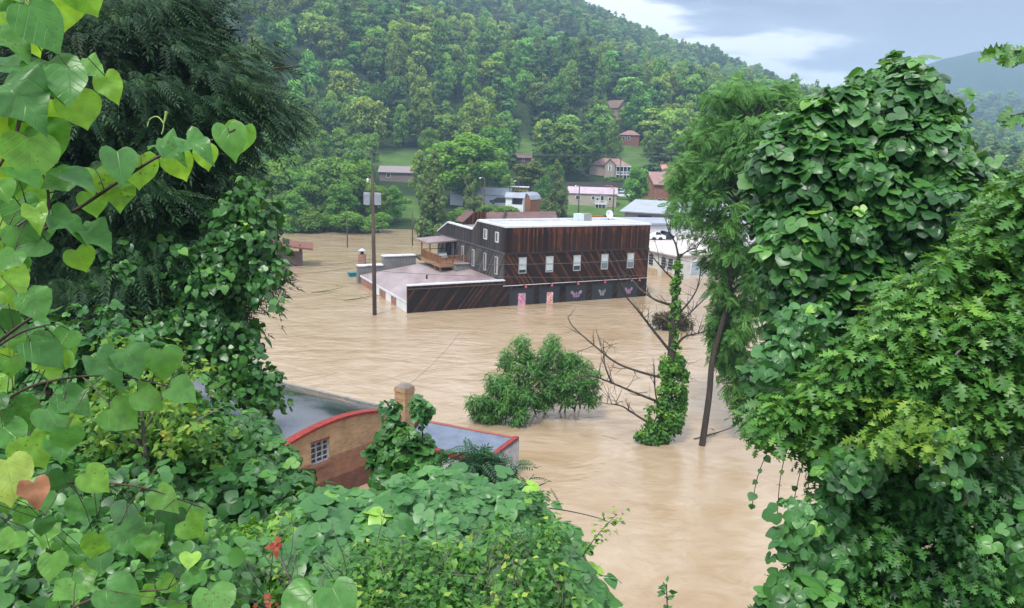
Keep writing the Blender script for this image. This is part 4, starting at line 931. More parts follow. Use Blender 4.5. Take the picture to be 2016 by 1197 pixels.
KUD = leafmat('kudzu_leaf', [(.0, (.016, .070, .015)), (.4, (.05, .165, .034)), (.75, (.11, .29, .055)), (1., (.27, .48, .06))], .28, .36, .5)
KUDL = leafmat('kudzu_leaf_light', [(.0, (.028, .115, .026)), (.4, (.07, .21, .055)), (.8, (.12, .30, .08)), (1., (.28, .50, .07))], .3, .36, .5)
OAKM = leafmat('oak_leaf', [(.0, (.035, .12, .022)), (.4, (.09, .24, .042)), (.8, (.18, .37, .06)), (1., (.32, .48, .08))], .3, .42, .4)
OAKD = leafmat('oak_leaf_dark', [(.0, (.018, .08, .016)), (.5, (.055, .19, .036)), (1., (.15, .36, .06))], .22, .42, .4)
OAKY = leafmat('oak_leaf_fresh', [(.0, (.09, .22, .035)), (.6, (.22, .38, .055)), (1., (.38, .48, .08))], .35, .45, .4)
REDB = leafmat('redbud_leaf', [(.0, (.045, .15, .04)), (.4, (.09, .27, .055)), (.75, (.19, .42, .065)), (1., (.30, .54, .08))], .45, .34, .45, veins=True)  # yellow-green end of the ramp paints in light coming through the leaves
REDD = leafmat('redbud_leaf_brown', [(0., (.30, .13, .06)), (1., (.42, .2, .1))], .35, .5, .3, veins=True)
REDY = leafmat('redbud_leaf_yellow', [(0., (.3, .45, .08)), (1., (.42, .55, .12))], .45, .4, .4, veins=True)
MAPM = leafmat('maple_leaf', [(.0, (.04, .12, .02)), (.4, (.10, .24, .03)), (.75, (.24, .36, .05)), (.93, (.40, .38, .07)), (1., (.34, .17, .06))], .35, .5, .3)
MAPG = leafmat('maple_leaf_green', [(.0, (.02, .08, .015)), (.5, (.07, .18, .03)), (1., (.20, .33, .05))], .3, .5, .3)
HEMM = leafmat('hemlock_needle', [(.0, (.008, .030, .012)), (.45, (.022, .065, .024)), (.8, (.06, .13, .045)), (1., (.11, .20, .06))], .15, .55, .25)
LOCM = leafmat('locust_leaf', [(.0, (.045, .14, .028)), (.5, (.11, .28, .06)), (1., (.23, .44, .10))], .42, .5, .3)
SHRM = leafmat('shrub_leaf', [(.0, (.025, .10, .018)), (.4, (.08, .23, .03)), (.75, (.18, .37, .045)), (1., (.36, .48, .07))], .3, .45, .35)
SHRG = leafmat('privet_leaf', [(.0, (.02, .085, .016)), (.5, (.06, .19, .03)), (.85, (.13, .30, .04)), (1., (.36, .46, .07))], .3, .45, .35)
SUMM = leafmat('sumac_leaf', [(.0, (.014, .055, .022)), (.6, (.035, .115, .042)), (1., (.08, .2, .06))], .25, .5, .35)
WILM = leafmat('willow_leaf', [(.0, (.03, .11, .02)), (.5, (.09, .25, .045)), (1., (.22, .42, .08))], .3, .45, .4)
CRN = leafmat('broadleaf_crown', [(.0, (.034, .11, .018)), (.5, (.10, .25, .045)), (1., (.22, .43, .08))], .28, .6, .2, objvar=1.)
CRNB = leafmat('bright_crown', [(.0, (.09, .22, .025)), (.5, (.22, .42, .05)), (1., (.34, .52, .08))], .3, .6, .2, objvar=.3)
CRNR = leafmat('round_crown', [(.0, (.06, .16, .02)), (.5, (.14, .32, .04)), (1., (.25, .46, .065))], .3, .6, .2, objvar=.25)
CRNP = leafmat('pine_crown', [(.0, (.018, .062, .020)), (.5, (.048, .13, .038)), (1., (.10, .22, .06))], .15, .6, .2, objvar=.7)
CEDM = leafmat('cedar_crown', [(.0, (.045, .085, .02)), (.5, (.11, .18, .05)), (1., (.20, .28, .085))], .2, .6, .2, objvar=.2)
SHOREM = leafmat('shore_crown', [(.0, (.036, .12, .018)), (.5, (.10, .25, .038)), (1., (.20, .40, .06))], .28, .6, .2, objvar=.45)
DRYM = leafmat('drift_leaf', [(0., (.05, .045, .02)), (1., (.13, .11, .05))], .2, .7, .2)

# ------------------------------------------------------------ distant trees
def tree_proto(kind, seed, card, ncard, mat):
    """unit tree about 1 high, crown 0.36 radius; trunk and crown meshes"""
    g = np.random.default_rng(seed); C = []; R = []
    if kind == 'broad':
        nl = 46
        for i in range(nl):
            u = unit(g.normal(size=3)); e = g.uniform(.5, 1.)
            C.append(np.array([0, 0, .54])+u*np.array([.26, .26, .36])*e*(1-.25*max(u[2], 0))); R.append(g.uniform(.065, .125))
        flat = .85
    elif kind == 'tall':
        for i in range(38):
            t = g.uniform(0, 1); a = g.uniform(0, 6.28); w = .26*math.sin(math.pi*(.22+.72*t))*g.uniform(.3, 1)
            C.append(np.array([w*math.cos(a), w*math.sin(a), .16+.76*t])); R.append(g.uniform(.08, .125))
        flat = .85
    elif kind == 'pine':
        for i in range(34):
            t = g.uniform(0, 1); a = g.uniform(0, 6.28); w = (.27*(1-t)**.7+.03)*g.uniform(.4, 1)
            C.append(np.array([w*math.cos(a), w*math.sin(a), .2+.74*t])); R.append(g.uniform(.05, .11)*(1.1-.5*t))
        flat = .42
    elif kind == 'cedar':
        for i in range(46):
            t = g.uniform(0, 1); a = g.uniform(0, 6.28); w = (.24*(1-t)**.8+.012)*g.uniform(.35, 1)
            C.append(np.array([w*math.cos(a), w*math.sin(a), .06+.88*t])); R.append(g.uniform(.055, .1)*(1.05-.7*t))
        flat = 1.15
    elif kind == 'bush':
        for i in range(26):
            u = unit(g.normal(size=3)); u[2] = abs(u[2]); C.append(np.array([0, 0, .18])+u*np.array([.42, .42, .5])*g.uniform(.5, 1)); R.append(g.uniform(.12, .22))
        flat = .9
    C = np.array(C); R = np.array(R)
    w = R**2/np.sum(R**2); idx = g.choice(len(C), ncard, p=w); u = unit(g.normal(size=(ncard, 3))); u[:, 2] = np.where(g.random(ncard) < .6, np.abs(u[:, 2]), u[:, 2]); u = unit(u)
    P = C[idx]+u*(R[idx]*g.uniform(.78, 1.12, ncard))[:, None]*np.array([1, 1, flat])
    Nn = unit(.7*u+[0, 0, .45]+.5*g.normal(size=(ncard, 3))); Tt = g.normal(size=(ncard, 3))
    rnd = np.clip(.2+.5*g.random(ncard)+.25*u[:, 2]+.2*(g.random(len(C))[idx]-.5), 0, 1)  # upward-facing cards take a lighter colour, as if lit from above
    root = bpy.data.objects.new({'pine': 'pine_tree', 'cedar': 'cedar_tree', 'bush': 'shore_bush'}.get(kind, 'broadleaf_tree'), None); COL.objects.link(root); KIDS[root.name] = []
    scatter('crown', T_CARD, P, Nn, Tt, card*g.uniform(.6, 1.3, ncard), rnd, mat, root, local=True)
    mb = MB(); top = {'broad': .7, 'tall': .85, 'pine': .95, 'cedar': .9, 'bush': .4}[kind]
    mb.tube([(0, 0, -.12), (.004, .004, .2), (-.008, .006, .45), (0, 0, top)], [.022, .017, .012, .003], 6)
    for k in range(6):
        a = k*1.05+seed; z = .22+.08*k if kind != 'bush' else .05; mb.tube([(0, 0, z), (.08*math.cos(a), .08*math.sin(a), z+.08), (.19*math.cos(a), .19*math.sin(a), z+.17)], [.008, .006, .002], 4)
    mb.build('trunk', BARKG if kind != 'pine' else BARK, root, local=True)
    return root
PROTO = {}
def proto(key, *a):
    PROTO[key] = tree_proto(*a); PROTO[key]['used'] = 0
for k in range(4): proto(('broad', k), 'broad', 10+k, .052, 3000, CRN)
for k in range(3): proto(('tall', k), 'tall', 20+k, .046, 2800, CRN)
for k in range(3): proto(('pine', k), 'pine', 30+k, .040, 3000, CRNP)
proto(('bright', 0), 'broad', 41, .05, 2800, CRNB); proto(('bright', 1), 'tall', 42, .05, 2400, CRNB)
for k in range(2): proto(('shore', k), 'broad', 50+k, .038, 6500, SHOREM)
proto(('shore', 2), 'tall', 57, .038, 6000, SHOREM)
for k in range(2): proto(('cedar', k), 'cedar', 60+k, .030, 9000, CEDM)
for k in range(2): proto(('bush', k), 'bush', 70+k, .055, 4200, SHOREM)
proto(('round', 0), 'broad', 81, .026, 16000, CRNR)
for o in PROTO.values(): del o['used']
USED = set()
def place_tree(key, p, hgt, wid, label, group=None, cat='tree'):
    src = PROTO[key]
    o = src if key not in USED else copy_tree(src)
    USED.add(key); o.location = tuple(float(v) for v in p); o.rotation_euler = (0, 0, random.uniform(0, 6.28)); o.scale = (wid, wid, hgt)
    for k in ('group',):
        if k in o.keys() and not group: del o[k]
    tag(o, label, cat, group); return o
# hand placed valley trees: key, base px, top px, width px, distance, label
TREES = [
 (('round', 0), 918, 385, 240, 196, 168, 'big round bright green tree behind the timber building'),
 (('cedar', 0), 856, 466, 298, 92, 128, 'broad olive cedar at the water edge left of the timber building'),
 (('cedar', 1), 926, 432, 313, 62, 138, 'slim olive cedar just right of the broad cedar'),
 (('cedar', 1), 1097, 424, 313, 60, 158, 'dark pointed cedar left of the mobile home'),
 (('broad', 1), 1045, 400, 308, 92, 186, 'dark shady tree between the yellow cabin and the pointed cedar'),
 (('broad', 2), 1116, 372, 232, 118, 213, 'large spreading tree above and left of the tan house'),
 (('shore', 1), 978, 350, 232, 108, 196, 'light green tree close behind the big round one'),
 (('shore', 0), 1258, 418, 316, 66, 172, 'loose green tree between the mobile home and the orange brick house'),
 (('broad', 0), 1165, 330, 240, 60, 224, 'mid green tree directly above the tan house'),
 (('broad', 3), 1300, 330, 200, 110, 262, 'dark tree right of the upper lawn, nearest the pink roofed house'),
 (('tall', 0), 1262, 298, 180, 74, 315, 'blue green tree standing over the pink roofed house'),
 (('shore', 0), 585, 452, 318, 90, 150, 'leafy shore tree farthest left above the waterline'),
 (('shore', 1), 640, 452, 292, 110, 158, 'tall shore tree with yellow green top left of the utility pole'),
 (('shore', 2), 612, 446, 340, 80, 144, 'small shore tree in front of the two leftmost ones'),
 (('shore', 0), 700, 448, 300, 96, 152, 'shore tree just left of the utility pole top'),
 (('shore', 1), 745, 440, 352, 70, 147, 'brownish green shore tree right of the utility pole'),
 (('shore', 2), 540, 452, 325, 90, 148, 'shore tree half hidden by the dark vine leaves'),
 (('shore', 2), 775, 430, 368, 50, 152, 'thin shore tree beside the small bright lawn strip'),
 (('shore', 0), 672, 448, 345, 80, 141, 'rounded shore tree directly behind the shore bush'),
 (('shore', 1), 560, 450, 362, 70, 141, 'low shore tree over the rust roof shed'),
 (('shore', 1), 505, 450, 300, 100, 150, 'shore tree behind the hemlock edge'),
 (('tall', 1), 826, 372, 300, 44, 168, 'narrow bush like tree at the right end of the low grey roof'),
 (('tall', 2), 1072, 405, 345, 40, 170, 'small dark tree under the pointed cedar'),
 (('broad', 3), 1355, 420, 320, 90, 165, 'tree behind the locust crown, right of the white house'),
 (('broad', 1), 1200, 262, 221, 40, 270, 'tree hiding the lower wall of the brown roofed cabin'),
 (('tall', 1), 1228, 262, 212, 30, 272, 'slim tree just right of the brown roofed cabin'),
 (('broad', 3), 1216, 300, 262, 30, 255, 'small dark tree hiding the left end of the pink roofed house'),
 (('broad', 2), 1276, 292, 252, 34, 250, 'low tree hiding the right end of the pink roofed house'),
 (('tall', 1), 1000, 392, 345, 34, 178, 'slender tree right of the white long house'),
]
for key, bx, by, ty, w, dist, lab in TREES:
    top = seat(bx, ty, dist); g_ = float(terrain(top[0], top[1])); bz = seat(bx, by, dist)[2]; bz = min(max(g_, -1), max(bz, g_))
    hgt = (top[2]-bz)/.97; wid = w/FPX*dist/{'cedar': .56, 'round': .8, 'broad': .8, 'shore': .76, 'tall': .68}[key[0]]
    place_tree(key, (top[0], top[1], bz), hgt, wid, lab)
BUSH = [(690, 458, 412, 80, 137, 'rounded bush at the far waterline in front of the shore trees'), (605, 456, 405, 70, 138, 'low bush at the far waterline under the leftmost trees'), (745, 452, 415, 56, 139, 'dark bush at the waterline right of the utility pole'),
        (650, 455, 410, 60, 140, 'bush at the far waterline between two rounder ones'), (560, 458, 410, 70, 139, 'waterline bush above the rust roof shed'), (790, 405, 385, 40, 170, 'small bush by the little lawn strip'), (960, 418, 400, 70, 160, 'hedge like bush in front of the white long house'), (1000, 420, 402, 50, 158, 'bush below the dark pickup'),
        (1285, 420, 388, 60, 160, 'dense bush in front of the orange brick house'), (1085, 418, 392, 40, 160, 'light bush left of the pointed cedar'), (1335, 425, 390, 60, 158, 'bush by the long grey metal roof'), (1128, 362, 344, 50, 222, 'hedge bush left of the tan house'), (1210, 360, 346, 50, 222, 'hedge bush below the white porch'), (910, 440, 405, 60, 135, 'bush between the two olive cedars')]
for i, (bx, by, ty, w, dist, lab) in enumerate(BUSH):
    top = seat(bx, ty, dist); b_ = seat(bx, by, dist); place_tree(('bush', i % 2), (top[0], top[1], b_[2]-.2), (top[2]-b_[2])/.8, w/FPX*dist/1.0, lab, None, 'bush')
# the wooded hillside
KEEP = [(1112, 305, 1240, 350, 222), (1112, 366, 1250, 418, 180), (1224, 258, 1258, 284, 260), (1200, 210, 1224, 225, 280), (1015, 305, 1050, 322, 228), (745, 325, 832, 350, 192), (890, 368, 1065, 408, 175), (1275, 315, 1330, 400, 200)]
def forest():
    g = np.random.default_rng(5); pts = []
    def scan(r0, r1, step, x0, x1):
        res = []; r = r0
        while r < r1:
            n = int((x1-x0)/FPX*r/step)
            for k in range(n):
                px = x0+(x1-x0)*(k+g.uniform(0, 1))/n; rr = r+g.uniform(-.5, .5)*step
                a = math.atan((px-1008)/FPX); x, y = rr*math.sin(a), rr*math.cos(a); res.append((x, y, float(terrain(x, y))))
            r += step
        return res
    def clear(p, hg, wd):
        q, b = proj(p); _, t = proj((p[0], p[1], p[2]+hg)); w = wd/2*FPX/math.hypot(p[0], p[1]); r = math.hypot(p[0], p[1])
        for (x0, y0, x1, y1, rk) in KEEP:
            if r < rk and q+w*.35 > x0 and q-w*.35 < x1 and b > y0+3 and t < y1: return False
        for (x0, y0, x1, y1) in LAWNS:
            if r < 420 and x0-4 < q < x1+4 and y0-3 < b < y1+3: return False
        return True
    near = scan(222, 440, 9.2, 480, 1640)+scan(218, 420, 16, 0, 470)[:24]
    cnt = {}; rest = []
    g.shuffle(near); near.sort(key=lambda p: math.hypot(p[0], p[1]))
    n_ind = 0
    LAB = {'broad': 'mid green broadleaf tree with a rounded crown in the wooded hillside', 'tall': 'upright broadleaf tree with a narrow crown in the wooded hillside',
           'pine': 'dark layered pine standing among broadleaf trees on the hillside'}
    GRP = {'broad': 'rounded trees of the hillside forest', 'tall': 'narrow trees of the hillside forest', 'pine': 'dark pines of the hillside forest'}
    for p in near:
        px, _ = proj(p)
        kind = g.choice(['broad', 'tall', 'pine'], p=[.42, .28, .30]); k = int(g.integers(0, {'broad': 4, 'tall': 3, 'pine': 3}[kind]))
        hg = g.uniform(11, 21); wd = g.uniform(11, 19)*(1. if kind != 'tall' else .85)
        if not clear(p, hg, wd*.75): continue
        if n_ind < 262 and math.hypot(p[0], p[1]) < 400 and px < 1560:
            n_ind += 1; place_tree((kind, k), (p[0], p[1], p[2]-.8), hg, wd, LAB[kind], GRP[kind])
        else: rest.append((*p[:2], p[2]-.8, hg, wd, kind))
    for (px, dist, k, hg, wd, lab) in ((775, 300, 0, 17, 13, 'tall yellow green tree glowing on the dark lower hillside'), (742, 292, 1, 14, 9, 'small yellow green tree left of the brightest one on the hillside'), (955, 262, 0, 14, 13, 'bright green tree on the slope above the round tree'),
                                (1085, 352, 1, 14, 11, 'light green narrow tree on the slope left of the cabin'), (826, 372, 0, 15, 13, 'bright crown high on the nearer hillside shoulder'), (905, 246, 1, 12, 9, 'pale green tree just above the grassy strip'), (655, 252, 1, 12, 10, 'pale green tree behind the shore trees')):
        a = math.atan((px-1008)/FPX); x, y = dist*math.sin(a), dist*math.cos(a); place_tree(('bright', k), (x, y, float(terrain(x, y))-.5), hg, wd, lab)
    far = scan(440, 730, 7.8, 380, 2100)+scan(420, 700, 15, -200, 380)+scan(740, 800, 14, 900, 2100)+scan(218, 440, 12, 1640, 2100)
    for p in far: rest.append((*p, g.uniform(9, 14), g.uniform(9, 14), g.choice(['broad', 'tall', 'pine'], p=[.55, .3, .15])))
    for p in scan(1000, 1300, 20, 1500, 2200): rest.append((*p, g.uniform(14, 20), g.uniform(18, 26), 'broad'))
    sh = 0
    for p in scan(139, 218, 7.5, 480, 728)+scan(150, 215, 9, 1345, 1600)+scan(185, 222, 9, 830, 1110):
        hg = g.uniform(8, 13); wd = g.uniform(8.5, 12); q, b = proj(p); r = math.hypot(p[0], p[1])
        if not clear(p, hg, wd) or (q > 770 and r < 180 and q < 830): continue
        place_tree(('shore', int(g.integers(0, 3))), (p[0], p[1], p[2]-.9), hg, wd, 'leafy tree in the dense belt between the far waterline and the hillside', 'trees massed along the far shore'); sh += 1
    print('shore fill', sh)
    # one object: points carrying scale, turn and variant
    variants = [(k, PROTO[k]) for k in PROTO if k[0] in ('broad', 'tall', 'pine')]
    coll = bpy.data.collections.new('forest_tree_shapes'); order = []
    for i, (k, src) in enumerate(variants):
        me = None
        cr = [c for c in KIDS[src.name] if c.name.startswith('crown')][0]
        o = bpy.data.objects.new('shape_%02d' % i, cr.data); coll.objects.link(o); order.append(k)
    kinds = {n: [i for i, k in enumerate(order) if k[0] == n] for n in ('broad', 'tall', 'pine')}
    V = np.array([r[:3] for r in rest]); me = bpy.data.meshes.new('distant_forest'); me.vertices.add(len(V)); me.vertices.foreach_set('co', V.astype(np.float32).ravel())
    for nm, tp, vals in (('hg', 'FLOAT', [r[3] for r in rest]), ('wd', 'FLOAT', [r[4] for r in rest]), ('rot', 'FLOAT', g.uniform(0, 6.28, len(rest)))):
        a = me.attributes.new(nm, tp, 'POINT'); a.data.foreach_set('value', np.array(vals, np.float32))
    a = me.attributes.new('idx', 'INT', 'POINT'); a.data.foreach_set('value', np.array([int(g.choice(kinds[str(r[5])])) for r in rest], np.int32))
    me.update(); ob = link(bpy.data.objects.new('distant_forest', me)); tag(ob, 'hazy woods covering the upper and farther hillsides', 'forest', None, 'stuff')
    ng = bpy.data.node_groups.new('forest', 'GeometryNodeTree'); ng.interface.new_socket('Geometry', in_out='INPUT', socket_type='NodeSocketGeometry'); ng.interface.new_socket('Geometry', in_out='OUTPUT', socket_type='NodeSocketGeometry')
    gi = ng.nodes.new('NodeGroupInput'); go = ng.nodes.new('NodeGroupOutput'); ci = ng.nodes.new('GeometryNodeCollectionInfo'); ci.inputs['Collection'].default_value = coll; ci.inputs['Separate Children'].default_value = True; ci.inputs['Reset Children'].default_value = True
    ip = ng.nodes.new('GeometryNodeInstanceOnPoints'); ip.inputs['Pick Instance'].default_value = True
    def at(nm, tp): n = ng.nodes.new('GeometryNodeInputNamedAttribute'); n.data_type = tp; n.inputs['Name'].default_value = nm; return n.outputs['Attribute']
    cs = ng.nodes.new('ShaderNodeCombineXYZ'); ng.links.new(at('wd', 'FLOAT'), cs.inputs[0]); ng.links.new(at('wd', 'FLOAT'), cs.inputs[1]); ng.links.new(at('hg', 'FLOAT'), cs.inputs[2])
    cr = ng.nodes.new('ShaderNodeCombineXYZ'); ng.links.new(at('rot', 'FLOAT'), cr.inputs[2])
    ng.links.new(gi.outputs[0], ip.inputs['Points']); ng.links.new(ci.outputs[0], ip.inputs['Instance']); ng.links.new(at('idx', 'INT'), ip.inputs['Instance Index']); ng.links.new(cr.outputs[0], ip.inputs['Rotation']); ng.links.new(cs.outputs[0], ip.inputs['Scale']); ng.links.new(ip.outputs[0], go.inputs[0])
    md = ob.modifiers.new('forest', 'NODES'); md.node_group = ng
    print('forest individuals', n_ind, 'rest', len(rest))
forest()

# ------------------------------------------------------------ plants in the water
def branchy(mb, p, d, L_, r, depth, g, up=.15, bend=.35, tips=None, n=5, kids=(2, 4)):
    P = [np.array(p, float)]; d = unit(d); R = [r]
    for i in range(n):
        d = unit(d+bend*.4*g.normal(size=3)+[0, 0, up*.2]); P.append(P[-1]+d*L_/n); R.append(r*(1-.75*(i+1)/n))
    mb.tube(P, R, 5 if r > .02 else 4)
    if depth > 0:
        for k in range(int(g.integers(*kids))):
            j = int(g.integers(1, n)); dd = unit(d+.9*g.normal(size=3)*[1, 1, .7]); branchy(mb, P[j], dd, L_*g.uniform(.35, .6), R[j]*.7, depth-1, g, up, bend, tips, n, kids)
    elif tips is not None: tips.append(P[-1])
def water_bush():
    b = atz(1050, 820); root = empty('willow_bush', b, 'leafy green willow bush standing half drowned in the middle of the flood', 'bush'); g = np.random.default_rng(3)
    poly1 = [(985, 700), (1000, 672), (1040, 662), (1055, 690), (1075, 660), (1098, 655), (1104, 690), (1140, 700), (1150, 680), (1160, 690), (1165, 720), (1190, 745), (1180, 790), (1130, 800), (1050, 805), (1000, 790), (985, 745)]
    poly2 = [(915, 770), (950, 765), (960, 730), (1000, 745), (1050, 780), (1048, 815), (1020, 838), (980, 838), (935, 822), (920, 800)]
    dep = dY(41.)
    mass('foliage', poly1, dep, 120, .26, .62, 80, T_NARROW, .30, WILM, root, thick=2.6, seed=31, hang=-.6, tout=.9, inner=.5, nup=.8, inset=.45)
    mass('foliage', poly2, dY(39.9), 70, .26, .5, 90, T_NARROW, .32, WILM, root, thick=2.0, seed=32, hang=.3, tout=.8, inner=.5, nup=.7, inset=.45)
    mb = MB()
    for k in range(9):
        a = g.uniform(0, 6.28); branchy(mb, atz(1010+k*17, 822-k*2)-[0, 0, .5], [.35*math.cos(a), .35*math.sin(a), 1], g.uniform(2.5, 3.6), .06, 2, g)
    mb.build('stem', BARK, root)
    b = atz(1318, 650); root = empty('drift_bush', b, 'brown flood battered bush in the water behind the bare tree', 'bush')
    mass('foliage', [(1275, 645), (1280, 618), (1310, 608), (1362, 612), (1362, 650), (1320, 656)], dY(64.6), 36, .3, .6, 38, T_NARROW, .45, DRYM, root, thick=1.5, seed=33, hang=.2, inner=.6)
    mb = MB()
    for k in range(16): a = g.uniform(0, 6.28); branchy(mb, atz(1285+k*5, 648)-[0, 0, .3], [.6*math.cos(a), .6*math.sin(a), 1], g.uniform(1.2, 2.2), .04, 1, g)
    mb.build('stem', BARKG, root)
water_bush()
def chain(pts, y):
    """points given as px,py (and optional offset in metres toward the back)"""
    P = []
    for q in pts:
        d = ray(q[0], q[1]); yy = y+(q[2] if len(q) > 2 else 0); P.append(EYE+d*(yy/d[1]))
    return P
def smooth_path(P, n=5):
    P = np.array(P); out = []
    for i in range(len(P)-1):
        p0 = P[max(i-1, 0)]; p1 = P[i]; p2 = P[i+1]; p3 = P[min(i+2, len(P)-1)]
        for k in range(n):
            t = k/n; out.append(.5*((2*p1)+(-p0+p2)*t+(2*p0-5*p1+4*p2-p3)*t*t+(-p0+3*p1-3*p2+p3)*t**3))
    out.append(P[-1]); return np.array(out)
def bare_tree():
    Y0 = 37.9; g = np.random.default_rng(8); b = atz(1312, 866); root = empty('bare_tree', b, 'bare dying tree with drooping dead branches leaning out of the flood', 'tree')
    mb = MB(); tr = smooth_path(chain([(1305, 900), (1312, 800), (1322, 700), (1326, 620), (1332, 550), (1336, 505)], Y0)); mb.tube(tr, np.linspace(.30, .10, len(tr)), 9); mb.build('trunk', BARK, root)
    BR = [[(1318, 690), (1290, 655), (1255, 610), (1230, 580), (1215, 545, -1)], [(1312, 745), (1270, 735), (1215, 715), (1170, 680), (1130, 645, 1), (1118, 625, 1)], [(1306, 795), (1255, 775), (1200, 752), (1160, 740, -1), (1120, 752, -1)],
          [(1325, 690), (1345, 665), (1370, 657), (1385, 655, 1)], [(1300, 845), (1260, 822), (1225, 800), (1195, 795, -1.5)], [(1320, 600), (1290, 590), (1262, 570, 1), (1240, 545, 2)], [(1332, 555), (1310, 535), (1290, 512), (1280, 500)],
          [(1336, 508), (1330, 480), (1318, 458), (1312, 440)], [(1336, 508), (1352, 495), (1372, 488)], [(1334, 620), (1360, 590), (1375, 560, 1), (1380, 520, 1)], [(1330, 650), (1355, 620), (1385, 590, 1), (1400, 570, 1)], [(1328, 700), (1345, 720, 1), (1342, 760, 1)],
          [(1302, 830), (1290, 770, -1), (1288, 720, -1)], [(1205, 755), (1190, 715, 0), (1188, 670, 1)]]
    for i, br in enumerate(BR):
        P = smooth_path(chain(br, Y0)); m = MB(); r0 = .085 if i < 6 else .055; m.tube(P, np.linspace(r0, .02, len(P)), 6)
        for k in range(11 if i < 6 else 5):
            j = int(g.integers(2, len(P))); dd = unit(P[j]-P[j-2]+1.3*g.normal(size=3)*np.array([.4, .4, .5])+[0, 0, .35]); branchy(m, P[j], dd, g.uniform(.5, 1.6), .022, 1, g, up=.3, n=4)
        m.build('branch', BARK, root)
    iv = empty('ivy', chain([(1312, 866)], Y0)[0], 'bright green ivy wrapping the trunk of the bare tree', 'vine')
    mass('ivy_leaves', [(1300, 690), (1345, 685), (1352, 730), (1356, 800), (1340, 850), (1318, 872), (1285, 872), (1292, 800), (1296, 740)], dY(37.8), 80, .22, .38, 110, T_HEART, .15, SHRM, iv, thick=.9, seed=41, inner=.4, hang=1., nup=.3)
    mass('ivy_leaves', [(1322, 690), (1316, 620), (1322, 540), (1334, 495), (1342, 500), (1342, 560), (1336, 640), (1338, 690)], dY(37.8), 60, .07, .14, 260, T_HEART, .14, SHRM, iv, thick=.3, seed=42, inner=.4, hang=1., nup=.3, inset=.5)
    mass('ivy_leaves', [(1240, 850), (1290, 830), (1320, 860), (1300, 876), (1260, 870)], dY(37.5), 26, .15, .3, 90, T_HEART, .15, SHRM, iv, thick=.9, seed=43, inner=.6, inset=.4)
    mass('ivy_leaves', [(1268, 800), (1312, 790), (1330, 830), (1310, 860), (1278, 850)], dY(37.5), 18, .15, .3, 90, T_HEART, .15, SHRM, iv, thick=.7, seed=44, inner=.6, inset=.4)
bare_tree()
def locust():
    Y0 = 37.6; g = np.random.default_rng(9); b = atz(1383, 877); root = empty('locust_tree', b, 'tall feathery locust tree with a dark leaning trunk rising from the flood', 'tree')
    mb = MB(); tr = smooth_path(chain([(1376, 905), (1382, 877), (1396, 780), (1404, 700), (1432, 600), (1440, 520), (1455, 400), (1475, 280), (1500, 200)], Y0)); mb.tube(tr, np.interp(np.linspace(0, 1, len(tr)), [0, .15, .5, 1], [.19, .17, .13, .04]), 10); mb.build('trunk', BARK, root)
    poly = [(1325, 240), (1375, 235), (1392, 180), (1450, 135), (1505, 160), (1560, 150), (1605, 175), (1640, 240), (1640, 420), (1580, 500), (1530, 520), (1515, 600), (1500, 660), (1470, 700), (1430, 730), (1392, 700), (1388, 640), (1400, 590), (1380, 530), (1345, 480), (1305, 440), (1318, 390), (1312, 340), (1330, 300)]
    o, C, R = mass('crown', poly, dY(38.6), 300, .32, .66, 30, T_LOCUST, .38, LOCM, root, thick=6.5, seed=51, inner=.6, hang=.2, tout=.8, nup=.7, flat=.95, ncam=.3, inset=.75, njit=.35)
    mass('crown', [(1392, 600), (1500, 600), (1510, 700), (1470, 830), (1420, 830), (1418, 740), (1392, 700)], dY(38.4), 56, .3, .6, 28, T_LOCUST, .42, LOCM, root, thick=1.5, seed=52, inner=.5, hang=.6)
    mb = MB(); T_ = np.array(tr)
    for c in C[::4]:
        k = int(np.clip(np.searchsorted(T_[:, 2], c[2]-1.2), 3, len(T_)-1)); a = T_[k]; m = (a+c)/2+[0, 0, .3]; mb.tube(smooth_path([a, m, c], 3), np.linspace(.07, .02, 7), 5)
    mb.build('limb', BARK, root)
locust()

def drift():
    g = np.random.default_rng(15)
    for i, (x, y, lab, n) in enumerate(((704, 590, 'green leafy branch floating left of the low annex', 60), (1408, 858, 'broken branch caught in the current beside the locust trunk', 10), (915, 1000, 'thin stick drifting near the bank', 0), (640, 575, 'small floating branch in open water left of the pole', 16))):
        p = atz(x, y); root = empty('floating_branch', p, lab, 'branch'); mb = MB()
        P = smooth_path([p+[-1.3, -.6, 0], p+[-.3, 0, .06], p+[.8, .5, .22], p+[1.6, 1.1, .35]], 4); mb.tube(P, np.linspace(.05, .015, len(P)), 5); mb.build('stick', BARK, root)
        if n: Q = P[g.integers(5, len(P), n)]+.18*g.normal(size=(n, 3)); Q[:, 2] = np.abs(Q[:, 2])+.03; scatter('leaves', T_NARROW, Q, g.normal(size=(n, 3))+[0, 0, 1], g.normal(size=(n, 3)), g.uniform(.2, .35, n), g.random(n), WILM, root)
drift()
